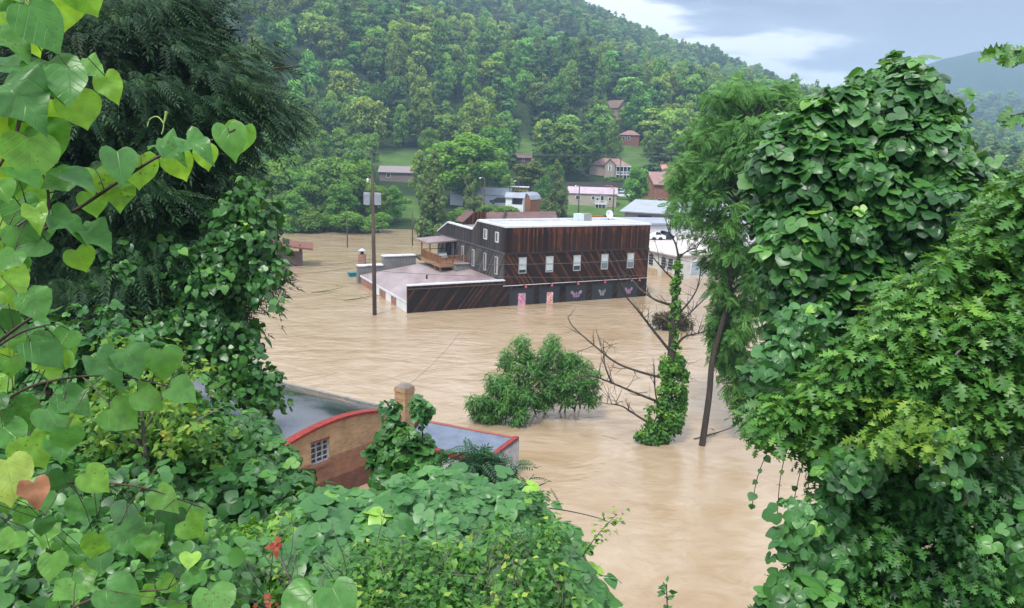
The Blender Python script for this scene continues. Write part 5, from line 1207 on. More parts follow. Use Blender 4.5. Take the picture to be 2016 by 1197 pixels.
# ------------------------------------------------------------ right side: vine tower, oak, undergrowth
def limb_path(mb, pts, r0, r1, sides=8):
    P = smooth_path([atd(*p) for p in pts]); mb.tube(P, np.linspace(r0, r1, len(P)), sides)
def vine_tower():
    g0 = gz(1700, 900, 11.0); root = empty('kudzu_vine', g0, 'tall dome of kudzu leaves smothering a tree on the right bank', 'vine')
    poly = [(1470, 310), (1560, 225), (1640, 165), (1700, 140), (1745, 112), (1800, 112), (1835, 128), (1850, 180), (1890, 205), (1905, 260), (1950, 300), (1990, 400), (1980, 560), (1900, 620), (1700, 640), (1640, 720), (1560, 790), (1490, 790), (1470, 740), (1510, 640), (1515, 540), (1490, 470), (1480, 380)]
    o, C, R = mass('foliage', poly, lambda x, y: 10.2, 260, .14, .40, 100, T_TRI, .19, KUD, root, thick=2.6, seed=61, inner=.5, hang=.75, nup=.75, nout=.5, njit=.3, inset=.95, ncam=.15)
    core, C2, R2 = mass('inner_foliage', poly, lambda x, y: 11.4, 90, .4, .62, 26, T_TRI, .26, KUD, root, thick=1., seed=62, inner=.8, inset=1.1)
    g = np.random.default_rng(66); mb = MB(); Q = []
    for k in range(34):
        c = C[g.integers(len(C))]; a = c+unit(EYE-c)*.45+[0, 0, .1]; b = a+np.array([g.normal()*.12, 0, -g.uniform(.5, 1.1)]); P = smooth_path([a, (a+b)/2+g.normal(size=3)*.06, b], 6); mb.tube(P, .006, 4); Q += [P[i] for i in range(2, len(P), 2)]
    mb.build('runner', BARK, root); Q = np.array(Q); n = len(Q)
    scatter('runner_leaves', T_TRI, Q, unit(EYE-Q)+.5*g.normal(size=(n, 3))+[0, 0, .3], np.tile([0, 0, -1.], (n, 1))+.5*g.normal(size=(n, 3)), g.uniform(.09, .17, n), g.uniform(.3, 1, n), KUDL, root)
    # fresh lighter leaves on the left edge
    mass('young_foliage', [(1560, 235), (1650, 190), (1600, 290), (1520, 330), (1480, 345), (1490, 310)], lambda x, y: 10., 22, .1, .2, 120, T_TRI, .15, KUDL, root, thick=.6, seed=63, rlift=.6, inset=.9)
    mass('young_foliage', [(1500, 380), (1545, 400), (1540, 520), (1530, 600), (1505, 560)], lambda x, y: 10., 18, .1, .2, 100, T_TRI, .15, KUDL, root, thick=.6, seed=64, rlift=.6, inset=.5)
    t = empty('host_tree', gz(1740, 900, 11.6), 'dark tree almost hidden inside the kudzu dome', 'tree')
    mb = MB(); limb_path(mb, [(1745, 1500, 11.4), (1740, 900, 11.4), (1735, 600, 11.4), (1760, 330, 11.4), (1780, 180, 11.3)], .2, .03); mb.build('trunk', BARK, t)
    mb = MB()
    for q in ([(1738, 760, 11.4), (1640, 620, 11.2), (1560, 480, 10.9), (1530, 360, 10.7)], [(1745, 620, 11.4), (1820, 450, 11.2), (1900, 320, 11)], [(1750, 450, 11.4), (1680, 300, 11.1), (1640, 220, 10.9)], [(1740, 850, 11.4), (1620, 800, 11), (1520, 740, 10.6)]): limb_path(mb, q, .09, .02, 6)
    mb.build('limb', BARK, t)
vine_tower()
def right_oak():
    root = empty('oak_tree', gz(2050, 1100, 8.2), 'bright lobed leaf oak spreading over the right side of the view', 'tree')
    poly = [(2070, 280), (2010, 320), (1960, 350), (1910, 430), (1880, 500), (1780, 540), (1700, 590), (1690, 640), (1640, 690), (1560, 740), (1480, 770), (1425, 820), (1450, 880), (1560, 880), (1590, 930), (1680, 900), (1720, 920), (1900, 900), (2070, 900)]
    dep = lambda x, y: 7.4-.9*np.clip((x-1500)/500, 0, 1)
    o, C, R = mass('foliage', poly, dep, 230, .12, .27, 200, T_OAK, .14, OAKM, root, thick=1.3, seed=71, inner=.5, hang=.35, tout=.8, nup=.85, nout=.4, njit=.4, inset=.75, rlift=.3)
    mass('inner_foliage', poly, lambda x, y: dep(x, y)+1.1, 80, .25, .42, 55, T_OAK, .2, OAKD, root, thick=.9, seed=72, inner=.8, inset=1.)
    mass('fresh_foliage', [(1700, 790), (1800, 760), (1880, 800), (1880, 900), (1850, 935), (1790, 950), (1760, 900), (1700, 900)], lambda x, y: 6.2, 18, .08, .15, 170, T_OAK, .12, OAKY, root, thick=1.2, seed=73, inner=.4, tout=.9, nup=.7, inset=.6)
    mb = MB(); limb_path(mb, [(2120, 1500, 8), (2060, 1100, 8), (2030, 800, 7.8), (2050, 500, 7.6), (2100, 250, 7.6)], .19, .07)
    mb.build('trunk', BARKG, root); mb = MB()
    for q in ([(2030, 480, 6.9), (1985, 560, 6.6), (1930, 640, 6.4), (1880, 700, 6.3)], [(2040, 820, 7.7), (1900, 760, 7.2), (1750, 740, 7), (1600, 770, 7.1), (1480, 820, 7.3)], [(2035, 760, 7.6), (1930, 620, 7.2), (1830, 580, 7), (1740, 610, 7)], [(2040, 600, 7.6), (1990, 450, 7.2), (1960, 380, 7.1)], [(2050, 900, 7.8), (1900, 850, 7), (1790, 860, 6.3)]): limb_path(mb, q, .045, .01, 6)
    mb.build('limb', BARKG, root)
    # nearer twigs at the frame edge
    tw = empty('oak_twig', atd(2100, 160, 3.9), 'oak twig with lobed leaves reaching in at the upper right edge', 'branch')
    g = np.random.default_rng(2)
    for pts, nleaf in (([(2100, 60, 4), (2040, 95, 4), (1990, 100, 3.95), (1965, 92, 3.9)], 22), ([(2100, 180, 4), (2040, 215, 3.95), (1990, 228, 3.9)], 15)):
        P = smooth_path([atd(*p) for p in pts], 8); mb = MB(); mb.tube(P, np.linspace(.008, .003, len(P)), 5); mb.build('twig', BARK, tw)
        i = g.integers(6, len(P), nleaf); Q = P[i]+.02*g.normal(size=(nleaf, 3)); d = unit(P[-1]-P[0]); toc = unit(EYE-Q)
        scatter('leaves', T_OAK, Q, .5*toc+np.array([0, 0, .6])+.4*g.normal(size=(nleaf, 3)), d+.7*g.normal(size=(nleaf, 3))-[0, 0, .2], g.uniform(.07, .12, nleaf), g.uniform(.1, .7, nleaf), OAKM, tw)
    # dark lower growth
    root = empty('bank_oak', gz(1750, 1250, 9.2), 'dark green small leaved oak filling the lower right corner', 'tree')
    poly = [(1560, 880), (1700, 860), (1900, 880), (2070, 860), (2070, 1280), (1470, 1280), (1510, 1180), (1560, 1100), (1590, 1020), (1600, 950)]
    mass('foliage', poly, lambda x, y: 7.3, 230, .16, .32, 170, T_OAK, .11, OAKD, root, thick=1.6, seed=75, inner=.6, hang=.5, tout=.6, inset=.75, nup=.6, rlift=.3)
    mb = MB(); limb_path(mb, [(1800, 1500, 9.3), (1790, 1150, 9.3), (1770, 980, 9.2), (1740, 880, 9.1)], .13, .05)
    for q in ([(1790, 1150, 9.3), (1680, 1050, 9), (1620, 980, 8.8)], [(1780, 1050, 9.3), (1880, 960, 9), (1960, 900, 8.8)], [(1790, 1180, 9.3), (1900, 1100, 9), (2020, 1040, 8.6)]): limb_path(mb, q, .05, .012, 6)
    mb.build('trunk', BARK, root)
    kv = empty('kudzu_vine', atd(1640, 1000, 8.2), 'kudzu strands with round leaves hanging over the dark oak at lower right', 'vine')
    for i, (pl, K, d) in enumerate((([(1560, 1000), (1620, 960), (1680, 1000), (1680, 1140), (1600, 1180), (1540, 1140), (1520, 1080)], 22, 6.6), ([(1800, 850), (1900, 850), (1940, 900), (1920, 950), (1850, 980), (1800, 920)], 12, 6.2), ([(1620, 880), (1710, 880), (1720, 960), (1660, 980), (1620, 930)], 12, 6.4),
                                    ([(1470, 1200), (1560, 1130), (1640, 1160), (1640, 1260), (1470, 1260)], 16, 6.0), ([(1985, 1010), (2060, 1000), (2060, 1180), (1990, 1150)], 6, 5.5), ([(1500, 640), (1620, 560), (1640, 640), (1560, 720), (1490, 760)], 16, 7.2))):
        mass('vine_leaves', pl, lambda x, y, d=d: d, K, .08, .19, 75, T_TRI, .125, KUDL if i in (0, 5) else KUD, kv, thick=.5, seed=80+i, inner=.3, hang=.8, nup=.5, ncam=.5, inset=.5)
    # dangling tendrils left of the mass
    mb = MB(); g = np.random.default_rng(12); Q = []
    for (x0, y0, x1, y1) in ((1555, 860, 1530, 1020), (1600, 900, 1550, 1060), (1520, 870, 1480, 1000), (1575, 930, 1560, 1090)):
        P = smooth_path([atd(x0, y0, 7.6), atd((x0+x1)/2+g.uniform(-12, 12), (y0+y1)/2, 7.6), atd(x1, y1, 7.6)], 6); mb.tube(P, .004, 4); Q += [P[i] for i in range(3, len(P), 2)]
    mb.build('tendril', BARK, kv); Q = np.array(Q); n = len(Q)
    scatter('vine_leaves', T_HEART, Q, unit(EYE-Q)+.6*g.normal(size=(n, 3)), np.tile([0, 0, -1.], (n, 1))+.5*g.normal(size=(n, 3)), g.uniform(.05, .11, n), g.uniform(.4, 1, n), KUDL, kv)
right_oak()

# ------------------------------------------------------------ left side
def hemlock():
    root = empty('hemlock_tree', gz(180, 900, 14.5), 'dark drooping hemlock filling the upper left of the view', 'tree')
    poly = [(-60, -80), (440, -80), (450, 10), (480, 60), (560, 60), (605, 110), (625, 160), (600, 230), (560, 290), (500, 330), (520, 420), (540, 540), (500, 620), (420, 690), (200, 720), (-60, 760)]
    C, R = lumps_in(poly, lambda x, y: 13.4, 240, .35, .7, 3.2, seed=91, inset=.7)
    P, u, idx, g = leaves_on(C, R, 14, .55, .6, .45, 91, .5)
    N = len(P); ax = atd(150, 300, 14.5); out = unit((P-ax)*[1, 1, 0.])
    Tt = .8*out+.35*unit(u*[1, 1, 0.])+np.array([0, 0, -.55])+.3*g.normal(size=(N, 3)); Nn = np.array([0, 0, 1.])+.25*g.normal(size=(N, 3))+.35*unit(EYE-P)
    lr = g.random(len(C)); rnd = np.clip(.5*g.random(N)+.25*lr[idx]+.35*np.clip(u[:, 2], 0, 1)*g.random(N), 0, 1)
    scatter('foliage', T_HEM, P, Nn, Tt, g.uniform(.32, .62, N), rnd, HEMM, root)
    C, R = lumps_in([(-60, -60), (440, -60), (540, 120), (540, 240), (470, 300), (480, 560), (300, 680), (-60, 700)], lambda x, y: 15.3, 110, .6, .9, 1.5, seed=92, inset=1.0)
    P, u, idx, g = leaves_on(C, R, 9, .4, .8, .6, 92, .3); N = len(P)
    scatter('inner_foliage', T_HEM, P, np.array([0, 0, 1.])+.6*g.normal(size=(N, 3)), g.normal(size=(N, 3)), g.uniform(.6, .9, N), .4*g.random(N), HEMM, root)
    mb = MB(); limb_path(mb, [(120, 1500, 14.6), (140, 700, 14.6), (160, 300, 14.6), (180, -150, 14.6)], .28, .12, 10); mb.build('trunk', BARK, root); mb = MB()
    for q in ([(165, 260, 14.6), (300, 190, 14.1), (430, 150, 13.7), (590, 130, 13.3)], [(165, 330, 14.6), (300, 290, 14), (420, 260, 13.5), (560, 230, 13.2)], [(160, 160, 14.6), (300, 60, 14), (430, 20, 13.6)], [(150, 480, 14.6), (280, 460, 13.9), (420, 470, 13.4), (510, 500, 13)], [(150, 600, 14.6), (260, 600, 13.8), (400, 640, 13.2)], [(160, 380, 14.6), (60, 330, 13.6), (0, 340, 13)], [(155, 120, 14.6), (60, 60, 13.8), (-20, 40, 13.2)]): limb_path(mb, q, .06, .012, 6)
    mb.build('limb', BARK, root)
hemlock()
def left_vines():
    kv = empty('wild_vine', gz(420, 800, 12.6), 'dark vine leaves draping the right flank of the hemlock', 'vine')
    poly = [(440, 350), (490, 335), (530, 385), (555, 460), (575, 530), (520, 580), (500, 620), (520, 690), (560, 740), (585, 800), (540, 830), (420, 800), (350, 700), (280, 620), (330, 560), (400, 470)]
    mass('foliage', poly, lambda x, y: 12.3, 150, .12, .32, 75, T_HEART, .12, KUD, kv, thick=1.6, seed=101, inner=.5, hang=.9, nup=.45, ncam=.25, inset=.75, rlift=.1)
    mass('foliage', [(180, 480), (300, 430), (430, 400), (430, 500), (380, 640), (420, 760), (300, 690), (170, 620)], lambda x, y: 12.5, 46, .12, .3, 45, T_HEART, .12, KUD, kv, thick=1.8, seed=108, inner=.5, hang=.9, nup=.45, ncam=.25, inset=.5, rlift=.1)
    mass('foliage', [(480, 520), (560, 520), (570, 560), (540, 620), (500, 640)], lambda x, y: 12.0, 10, .1, .16, 60, T_HEART, .13, KUDL, kv, thick=.4, seed=102, hang=1., inset=.4)
    mass('inner_foliage', poly, lambda x, y: 13.2, 60, .4, .6, 20, T_HEART, .22, KUD, kv, thick=.8, seed=103, inner=.8, inset=1.1)
    kz = empty('kudzu_vine', gz(480, 950, 10), 'kudzu climbing the slope between the hemlock and the brick wall', 'vine')
    poly = [(380, 810), (450, 780), (520, 820), (560, 880), (590, 930), (640, 965), (720, 985), (760, 1030), (700, 1100), (500, 1150), (380, 1050), (330, 950)]
    mass('foliage', poly, dlin((780, 10.5), (950, 8.5), (1150, 6.8)), 160, .12, .30, 85, T_TRI, .145, KUD, kz, thick=1.6, seed=104, inner=.4, hang=.6, nup=.7, ncam=.3, inset=.75)
    # young maple
    mp = empty('young_maple', gz(300, 1000, 7.5), 'yellow green young maple in front of the hemlock', 'tree')
    poly = [(125, 700), (185, 655), (290, 650), (380, 700), (440, 760), (480, 830), (480, 890), (420, 920), (350, 930), (300, 960), (150, 940), (130, 860), (180, 780)]
    mass('foliage', poly, lambda x, y: 7.2, 58, .10, .24, 120, T_MAPLE, .08, MAPM, mp, thick=1.6, seed=105, inner=.6, hang=.5, tout=.6, nup=.8, inset=.5, rlift=.35)
    mass('foliage', [(130, 800), (300, 780), (480, 850), (480, 1000), (420, 1100), (150, 1080), (100, 900)], lambda x, y: 7.9, 60, .18, .3, 110, T_MAPLE, .09, MAPG, mp, thick=.9, seed=106, inner=.6, inset=.8)
    mb = MB(); limb_path(mb, [(300, 1400, 7.6), (295, 1050, 7.5), (285, 880, 7.4), (270, 720, 7.3)], .045, .01, 6)
    for q in ([(290, 950, 7.4), (360, 850, 7.3), (440, 800, 7.2)], [(288, 900, 7.4), (220, 800, 7.3), (160, 740, 7.2)], [(285, 850, 7.4), (330, 760, 7.3), (350, 710, 7.2)]): limb_path(mb, q, .016, .004, 5)
    mb.build('trunk', BARKG, mp)
left_vines()
def foreground_kudzu():
    kz = empty('kudzu_mound', gz(850, 1100, 7), 'broad mound of light green kudzu leaves at the bottom centre', 'vine')
    poly = [(600, 975), (690, 968), (740, 945), (790, 920), (850, 912), (900, 925), (950, 945), (1030, 945), (1080, 985), (1105, 1020), (1120, 1070), (1160, 1120), (1185, 1200), (1190, 1280), (380, 1280), (430, 1120), (540, 1030)]
    dep = dlin((880, 9.2), (960, 7.6), (1060, 6.2), (1200, 5.0))
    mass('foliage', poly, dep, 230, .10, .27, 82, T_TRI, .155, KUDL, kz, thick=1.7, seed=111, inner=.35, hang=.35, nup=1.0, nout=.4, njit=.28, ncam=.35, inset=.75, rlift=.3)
    mass('inner_foliage', poly, lambda x, y: dep(x, y)+.9, 90, .2, .36, 40, T_TRI, .15, OAKD, kz, thick=.9, seed=112, inner=.8, inset=1.)  # darker leaf colour inside the mound imitates shade in the gaps
    # climbing clump in front of the brick wall
    kc = empty('kudzu_clump', gz(800, 950, 12.5), 'kudzu clump climbing in front of the chimney', 'vine')
    mass('foliage', [(722, 945), (728, 890), (750, 845), (765, 815), (785, 812), (800, 840), (835, 850), (862, 870), (865, 905), (850, 935), (800, 965), (735, 965), (712, 925)], lambda x, y: 11.6, 70, .13, .26, 85, T_TRI, .16, KUD, kc, thick=.9, seed=113, inner=.4, inset=.8)
    mass('shoot', [(818, 840), (815, 800), (825, 785), (840, 795), (842, 840)], lambda x, y: 11.5, 7, .08, .13, 110, T_TRI, .14, KUDL, kc, thick=.2, seed=114, inset=.4)
    mass('shoot', [(750, 830), (755, 796), (775, 792), (785, 830)], lambda x, y: 11.5, 6, .08, .13, 110, T_TRI, .14, KUDL, kc, thick=.2, seed=115, inset=.4)
    mb = MB(); limb_path(mb, [(800, 1100, 12), (800, 900, 11.8), (780, 800, 11.6)], .03, .008, 5); limb_path(mb, [(800, 1000, 12), (830, 880, 11.7), (828, 800, 11.5)], .02, .006, 5); mb.build('stem', BARK, kc)
    # sumac
    sm = empty('sumac_shrub', gz(960, 960, 13), 'feathery dark sumac leaning toward the water beside the flat roof', 'shrub')
    mass('foliage', [(890, 900), (910, 880), (940, 890), (975, 885), (1000, 900), (1045, 908), (1040, 930), (1000, 945), (1085, 945), (1080, 965), (1030, 968), (960, 960), (900, 935)], lambda x, y: 11.5, 40, .10, .2, 50, T_SUMAC, .28, SUMM, sm, thick=.8, seed=116, inner=.4, hang=.1, tout=1., nup=.9, inset=.5)
    mb = MB()
    for q in ([(960, 1100, 12.2), (950, 960, 11.8), (920, 890, 11.6)], [(960, 1050, 12.2), (990, 950, 11.8), (1030, 910, 11.6)], [(970, 1050, 12.2), (1020, 980, 11.8), (1075, 950, 11.6)]): limb_path(mb, q, .03, .006, 5)
    mb.build('stem', BARK, sm)
    # small leaved shrub below the mound
    sh = empty('privet_shrub', gz(1000, 1250, 5.4), 'yellow green small leaved shrub tangled below the kudzu mound', 'shrub')
    poly = [(650, 1080), (760, 1050), (900, 1060), (1020, 1000), (1100, 1010), (1150, 1080), (1185, 1190), (1190, 1280), (600, 1280)]
    dep2 = dlin((1000, 5.7), (1200, 4.3))
    mass('foliage', poly, dep2, 150, .07, .17, 380, T_SMALL, .06, SHRG, sh, thick=.7, seed=117, inner=.6, hang=.1, tout=.8, nup=.8, inset=.75, rlift=.5)
    mb = MB(); g = np.random.default_rng(21)
    for k in range(46):
        x = g.uniform(540, 1150); y = g.uniform(1090, 1200); p = atd(x, y, dep2(x, y)+.1); branchy(mb, p-[0, 0, .2], [g.uniform(-.6, .6), g.uniform(-.5, .1), 1], g.uniform(.3, .7), .006, 1, g)
    mb.build('twig', BARKG, sh)
    # long shoot sticking out to the right, and a bare twig
    st = empty('arching_shoot', atd(1150, 1090, 5.6), 'thin leafy shoot arching out over the water from the shrub', 'branch')
    P = smooth_path([atd(1110, 1180, 5.6), atd(1145, 1100, 5.5), atd(1175, 1055, 5.5), atd(1215, 1012, 5.5)], 10); mb = MB(); mb.tube(P, np.linspace(.006, .002, len(P)), 5)
    P2 = smooth_path([atd(1080, 1000, 6.2), atd(1130, 1008, 6.2), atd(1185, 1022, 6.2), atd(1210, 1035, 6.2)], 6); mb.tube(P2, np.linspace(.006, .002, len(P2)), 5); mb.build('twig', BARK, st)
    n = 130; i = g.integers(2, len(P), n); Q = P[i]+.035*g.normal(size=(n, 3)); scatter('leaves', T_SMALL, Q, np.array([0, 0, 1.])+.6*g.normal(size=(n, 3)), g.normal(size=(n, 3))+[.4, 0, .2], g.uniform(.03, .055, n), g.random(n), SHRM, st)
    tp = empty('sapling_tip', atd(1312, 1190, 4.8), 'pointed tip of a sapling at the bottom edge over the water', 'plant')
    P = smooth_path([atd(1318, 1290, 4.8), atd(1314, 1200, 4.8), atd(1312, 1150, 4.8)], 6); mb = MB(); mb.tube(P, .004, 5); mb.build('stem', BARK, tp)
    n = 34; i = g.integers(0, len(P), n); Q = P[i]+.006*g.normal(size=(n, 3)); scatter('leaves', T_SMALL, Q, .5*unit(EYE-Q)+.4*g.normal(size=(n, 3))+[0, 0, .4], g.normal(size=(n, 3))*[1, 1, .3]+[0, 0, .5], g.uniform(.04, .075, n), g.random(n)*.6, OAKD, tp)
    # lower-left understory of broad and small leaves
    us = empty('undergrowth', gz(150, 1150, 5.5), 'tangled undergrowth of mixed leaves in the lower left corner', 'shrub')
    mass('foliage', [(-60, 930), (120, 900), (300, 930), (450, 1000), (520, 1080), (520, 1280), (-60, 1280)], dlin((900, 5.8), (1200, 4.2)), 140, .09, .22, 125, T_LEAFLET, .075, KUD, us, thick=1.5, seed=118, inner=.6, inset=.7, rlift=.3, ncam=.2)
    mass('foliage', [(380, 1040), (600, 1000), (680, 1080), (640, 1280), (380, 1280)], dlin((1000, 6.2), (1200, 4.8)), 70, .1, .2, 180, T_SMALL, .08, SHRM, us, thick=.6, seed=119, inner=.6, rlift=.4)
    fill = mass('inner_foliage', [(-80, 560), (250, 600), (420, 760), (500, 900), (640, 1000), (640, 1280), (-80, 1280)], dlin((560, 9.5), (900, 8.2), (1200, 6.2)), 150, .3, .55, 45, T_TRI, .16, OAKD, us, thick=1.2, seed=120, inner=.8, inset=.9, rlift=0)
    rl = empty('red_seedling', atd(530, 1090, 4.6), 'seedling with small red and orange leaves at the bottom left', 'plant')
    for (x, y, n) in ((538, 1075, 10), (525, 1185, 7)):
        Q = atd(x, y, 4.5)+.025*g.normal(size=(n, 3)); scatter('leaves', T_MAPLE, Q, unit(EYE-Q)+.4*g.normal(size=(n, 3)), g.normal(size=(n, 3)), g.uniform(.035, .06, n), g.random(n), leafmat('red_leaf', [(0, (.42, .07, .045)), (1, (.45, .20, .08))], .35), rl)
    mb = MB(); limb_path(mb, [(535, 1300, 4.7), (530, 1180, 4.6), (538, 1080, 4.5)], .005, .003, 4); mb.build('stem', BARK, rl)
foreground_kudzu()

# redbud twigs close to the camera
def redbud():
    g = np.random.default_rng(44)
    def leaf(parent, x, y, size_px, dist, tipang, tilt, mat=REDB, rn=None, fold=0.):
        p = atd(x, y, dist); s = size_px/FPX*dist*.93
        a = rad(tipang); t = _R*math.sin(a)-_U*math.cos(a)           # tip direction on the picture plane, 0 = straight down
        toc = unit(EYE-p); n = unit(toc*math.cos(rad(tilt))+np.array([0, 0, 1.])*math.sin(rad(tilt))+.12*g.normal(size=3))
        base = p-t*s*.45
        return base, n, t, s, (g.uniform(.2, 1) if rn is None else rn)
    def branch(label, stems, leaves, fillpoly=None, nfill=0, dist=2.1, size=(45, 80), mats=None):
        root = empty('redbud_branch', atd(*stems[0][0]), label, 'branch', None)
        mb = MB(); 
        for s in stems: limb_path(mb, s, .006, .0025, 6)
        L_ = [leaf(root, *l) for l in leaves]
        if fillpoly:
            xs = [p[0] for p in fillpoly]; ys = [p[1] for p in fillpoly]; k = 0
            while k < nfill:
                x, y = g.uniform(min(xs), max(xs)), g.uniform(min(ys), max(ys))
                if inpoly(np.array([x]), np.array([y]), fillpoly)[0]:
                    k += 1; L_.append(leaf(root, x, y, g.uniform(*size), dist+g.uniform(-.1, .55), g.normal()*32, g.uniform(-25, 70), rn=float(np.clip(g.normal(.5, .28), 0, 1))))
        SP = np.vstack([smooth_path([atd(*p) for p in q], 8) for q in stems])
        for b_, n, t, s, r_ in L_:
            j = SP[np.argmin(((SP-b_)**2).sum(1))]; m_ = (j+b_)/2+np.array([0, 0, .12*np.linalg.norm(j-b_)]); mb.tube([j, m_, b_], [.0022, .0014, .0011], 4)
        mb.build('twig', paint('redbud_twig', (.07, .04, .03), .7), root)
        for q, tp in enumerate((T_HEART_HI, T_HEART_B, T_HEART_C)):
            S_l = L_[q::3]
            if S_l: scatter('leaves', tp, *[np.array([l[i] for l in S_l]) for i in range(5)], REDB, root, uv=True)
        return root
    branch('long redbud twig with a row of heart leaves reaching right across the hemlock', [[(-60, 560, 2.2), (60, 470, 2.2), (170, 400, 2.15), (260, 340, 2.1), (330, 300, 2.1), (420, 275, 2.1), (462, 255, 2.1)], [(90, 450, 2.2), (95, 380, 2.2), (75, 320, 2.2)]],
        [(233, 330, 78, 2.05, 5, 40, REDB, .25), (281, 336, 72, 2.15, 8, -5, REDB, .8), (335, 295, 70, 2.05, 70, 60, REDB, .3), (352, 325, 62, 2.18, 25, 0, REDB, .85), (392, 290, 68, 2.08, 60, 55, REDB, .35), (405, 310, 50, 2.2, 20, 0, REDB, .9), (455, 278, 72, 2.1, 15, 20, REDB, .5), (475, 275, 66, 2.2, -12, 0, REDB, .6), (195, 360, 64, 2.15, 15, 20, REDB, .85), (150, 350, 75, 2.05, 75, 65, REDB, .3), (120, 365, 60, 2.2, -60, 30, REDB, .4), (235, 385, 55, 2.2, 10, 0, REDB, .7), (185, 400, 50, 2.25, 20, 10, REDB, .6), (135, 430, 80, 2.1, 80, 62, REDB, .3), (190, 465, 78, 2.15, 60, 50, REDB, .35), (160, 510, 50, 2.2, 30, 10, REDB, .8)])
    branch('upper redbud spray with large leaves tinted as if backlit in the top left corner', [[(-60, 120, 2.0), (20, 50, 2.), (60, 10, 2.), (120, -60, 2.)], [(40, 230, 2.05), (20, 290, 2.05), (-60, 420, 2.05)]],
        [(50, 60, 90, 2.0, 30, 10, REDB, .9), (88, 45, 110, 1.95, 40, 25, REDB, .35), (120, 15, 90, 2.05, 10, 0, REDB, .95), (165, -5, 70, 2.05, 25, 5, REDB, .8), (32, 78, 88, 1.95, 65, 55, REDB, .45), (18, 140, 85, 2.05, 60, 50, REDB, .2), (110, 160, 100, 2.0, 20, 35, REDB, .3), (140, 172, 85, 1.98, 5, 30, REDB, .35), (45, 195, 115, 1.9, 55, 45, REDB, .2), (158, 215, 74, 2.1, 22, 0, REDB, .85), (222, 168, 58, 2.1, 40, 15, REDB, .85), (180, 133, 55, 2.1, 75, 50, REDB, .6), (20, 250, 95, 2.05, 15, -5, REDB, .95), (85, 240, 85, 2.1, 35, 0, REDB, .9), (100, 275, 80, 2.1, 40, 10, REDB, .5), (60, 310, 95, 2.05, 5, 0, REDB, .7), (10, 330, 70, 2.1, 0, 0, REDB, .9)],
        [(-40, -30), (100, -30), (90, 60), (30, 120), (40, 340), (-40, 360)], 16)
    branch('middle redbud spray crowding the left edge', [[(-60, 540, 2.2), (0, 470, 2.15), (60, 430, 2.1)], [(-60, 720, 2.2), (40, 640, 2.1), (110, 600, 2.1)]], [(45, 470, 60, 2.1, 20, 10), (25, 560, 80, 2.1, 30, 30), (70, 600, 70, 2.05, 40, 30)],
        [(-40, 340), (60, 340), (110, 420), (60, 520), (30, 640), (-40, 660)], 26)
    branch('lower redbud spray with dark glossy leaves over the young maple', [[(-60, 840, 2.6), (40, 770, 2.55), (130, 745, 2.5), (230, 740, 2.5), (330, 760, 2.5)], [(-60, 720, 2.4), (30, 660, 2.4), (90, 640, 2.4)]],
        [(90, 690, 85, 2.4, 60, 50, REDB, .25), (215, 725, 80, 2.45, 50, 45, REDB, .2), (260, 715, 75, 2.5, 30, 30, REDB, .35), (322, 715, 62, 2.5, 10, 10, REDB, .5), (295, 780, 62, 2.5, 70, 30, REDB, .6), (360, 768, 62, 2.5, 80, 40, REDB, .5), (240, 820, 70, 2.5, 60, 30, REDB, .55), (150, 790, 70, 2.45, 60, 45, REDB, .25), (130, 860, 62, 2.4, 35, 5, REDB, .85), (105, 830, 70, 2.4, 30, 20, REDB, .3), (75, 885, 75, 2.4, 30, 5, REDB, .8), (120, 880, 60, 2.4, 10, 20, REDB, .4)],
        [(-40, 620), (110, 620), (140, 700), (150, 860), (90, 900), (-40, 900)], 26, 2.35, (42, 70))
    branch('bottom left redbud spray of broad green leaves', [[(-60, 1000, 2.8), (60, 960, 2.8), (170, 950, 2.8), (280, 960, 2.8), (400, 1000, 2.8)], [(60, 1250, 2.6), (180, 1180, 2.6), (330, 1160, 2.6)]],
        [(190, 945, 62, 2.75, 60, 20, REDB, .8), (330, 985, 60, 2.8, 50, 20, REDB, .7), (250, 1060, 70, 2.7, 30, 30, REDB, .3), (380, 1040, 55, 2.8, 50, 10, REDB, .7)],
        [(-40, 960), (150, 940), (330, 950), (420, 1030), (380, 1100), (440, 1230), (-40, 1230)], 40, 2.7, (36, 60))
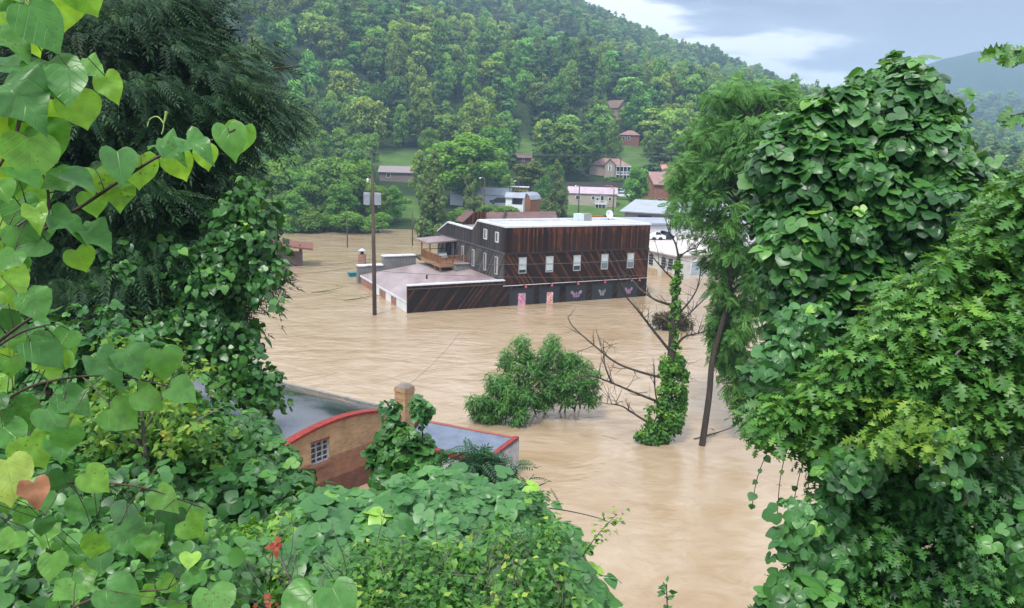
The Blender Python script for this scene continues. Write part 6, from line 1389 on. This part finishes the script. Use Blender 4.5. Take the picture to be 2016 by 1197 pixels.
    branch('two big kudzu like leaves standing up at the bottom edge', [[(560, 1300, 2.6), (600, 1240, 2.6), (640, 1200, 2.6)]], [(665, 1190, 85, 2.6, 20, 40, REDB, .4), (600, 1200, 80, 2.6, -30, 45, REDB, .45), (420, 1195, 85, 2.5, 10, 30, REDB, .5), (240, 1180, 90, 2.5, 60, 40, REDB, .35)])
    # pale and brown leaves at the left edge
    for nm, mat, lab, x, y, sz, d in (('pale_leaf', REDY, 'large pale yellow heart leaf at the left edge', 20, 945, 95, 1.9), ('brown_leaf', REDD, 'brown heart leaf hanging beside the pale yellow one', 70, 972, 56, 1.9)):
        b_, n, t, s, r_ = leaf(None, x, y, sz, d, 12, 20); o = scatter(nm, T_HEART_B, b_[None], n[None], t[None], np.array([s]), np.array([.5]), mat, None, uv=True); tag(o, lab, 'leaf')
    # curled tendril
    mb = MB(); P = smooth_path([atd(318, 265, 2.1), atd(322, 245, 2.1), atd(310, 230, 2.1), atd(295, 235, 2.1), atd(290, 250, 2.1)], 6); mb.tube(P, .0018, 4)
    P2 = smooth_path([atd(322, 245, 2.1), atd(326, 228, 2.1), atd(328, 220, 2.1)], 4); mb.tube(P2, np.linspace(.002, .006, len(P2)), 4)
    tag(mb.build('vine_tendril', paint('tendril_green', (.28, .40, .1), .5)), 'curled young vine tendril against the dark hemlock', 'tendril')
redbud()

# ------------------------------------------------------------ air
def haze():
    m = bpy.data.materials.new('haze'); m.use_nodes = True; nt = m.node_tree; nt.nodes.clear()
    o = nd(nt, 'ShaderNodeOutputMaterial'); v = nd(nt, 'ShaderNodeVolumePrincipled'); v.inputs['Color'].default_value = (.50, .73, 1., 1); v.inputs['Density'].default_value = .00062; v.inputs['Anisotropy'].default_value = .2
    nt.links.new(v.outputs[0], o.inputs['Volume'])
    b = MB().box(-2200, 2200, -2200, 2200, -20, 262).build('haze', m); tag(b, 'thin bluish summer haze over the valley', None, None, 'stuff')
haze()
for k, o in PROTO.items():
    if k not in USED:
        for c in KIDS[o.name]: bpy.data.objects.remove(c)
        bpy.data.objects.remove(o)
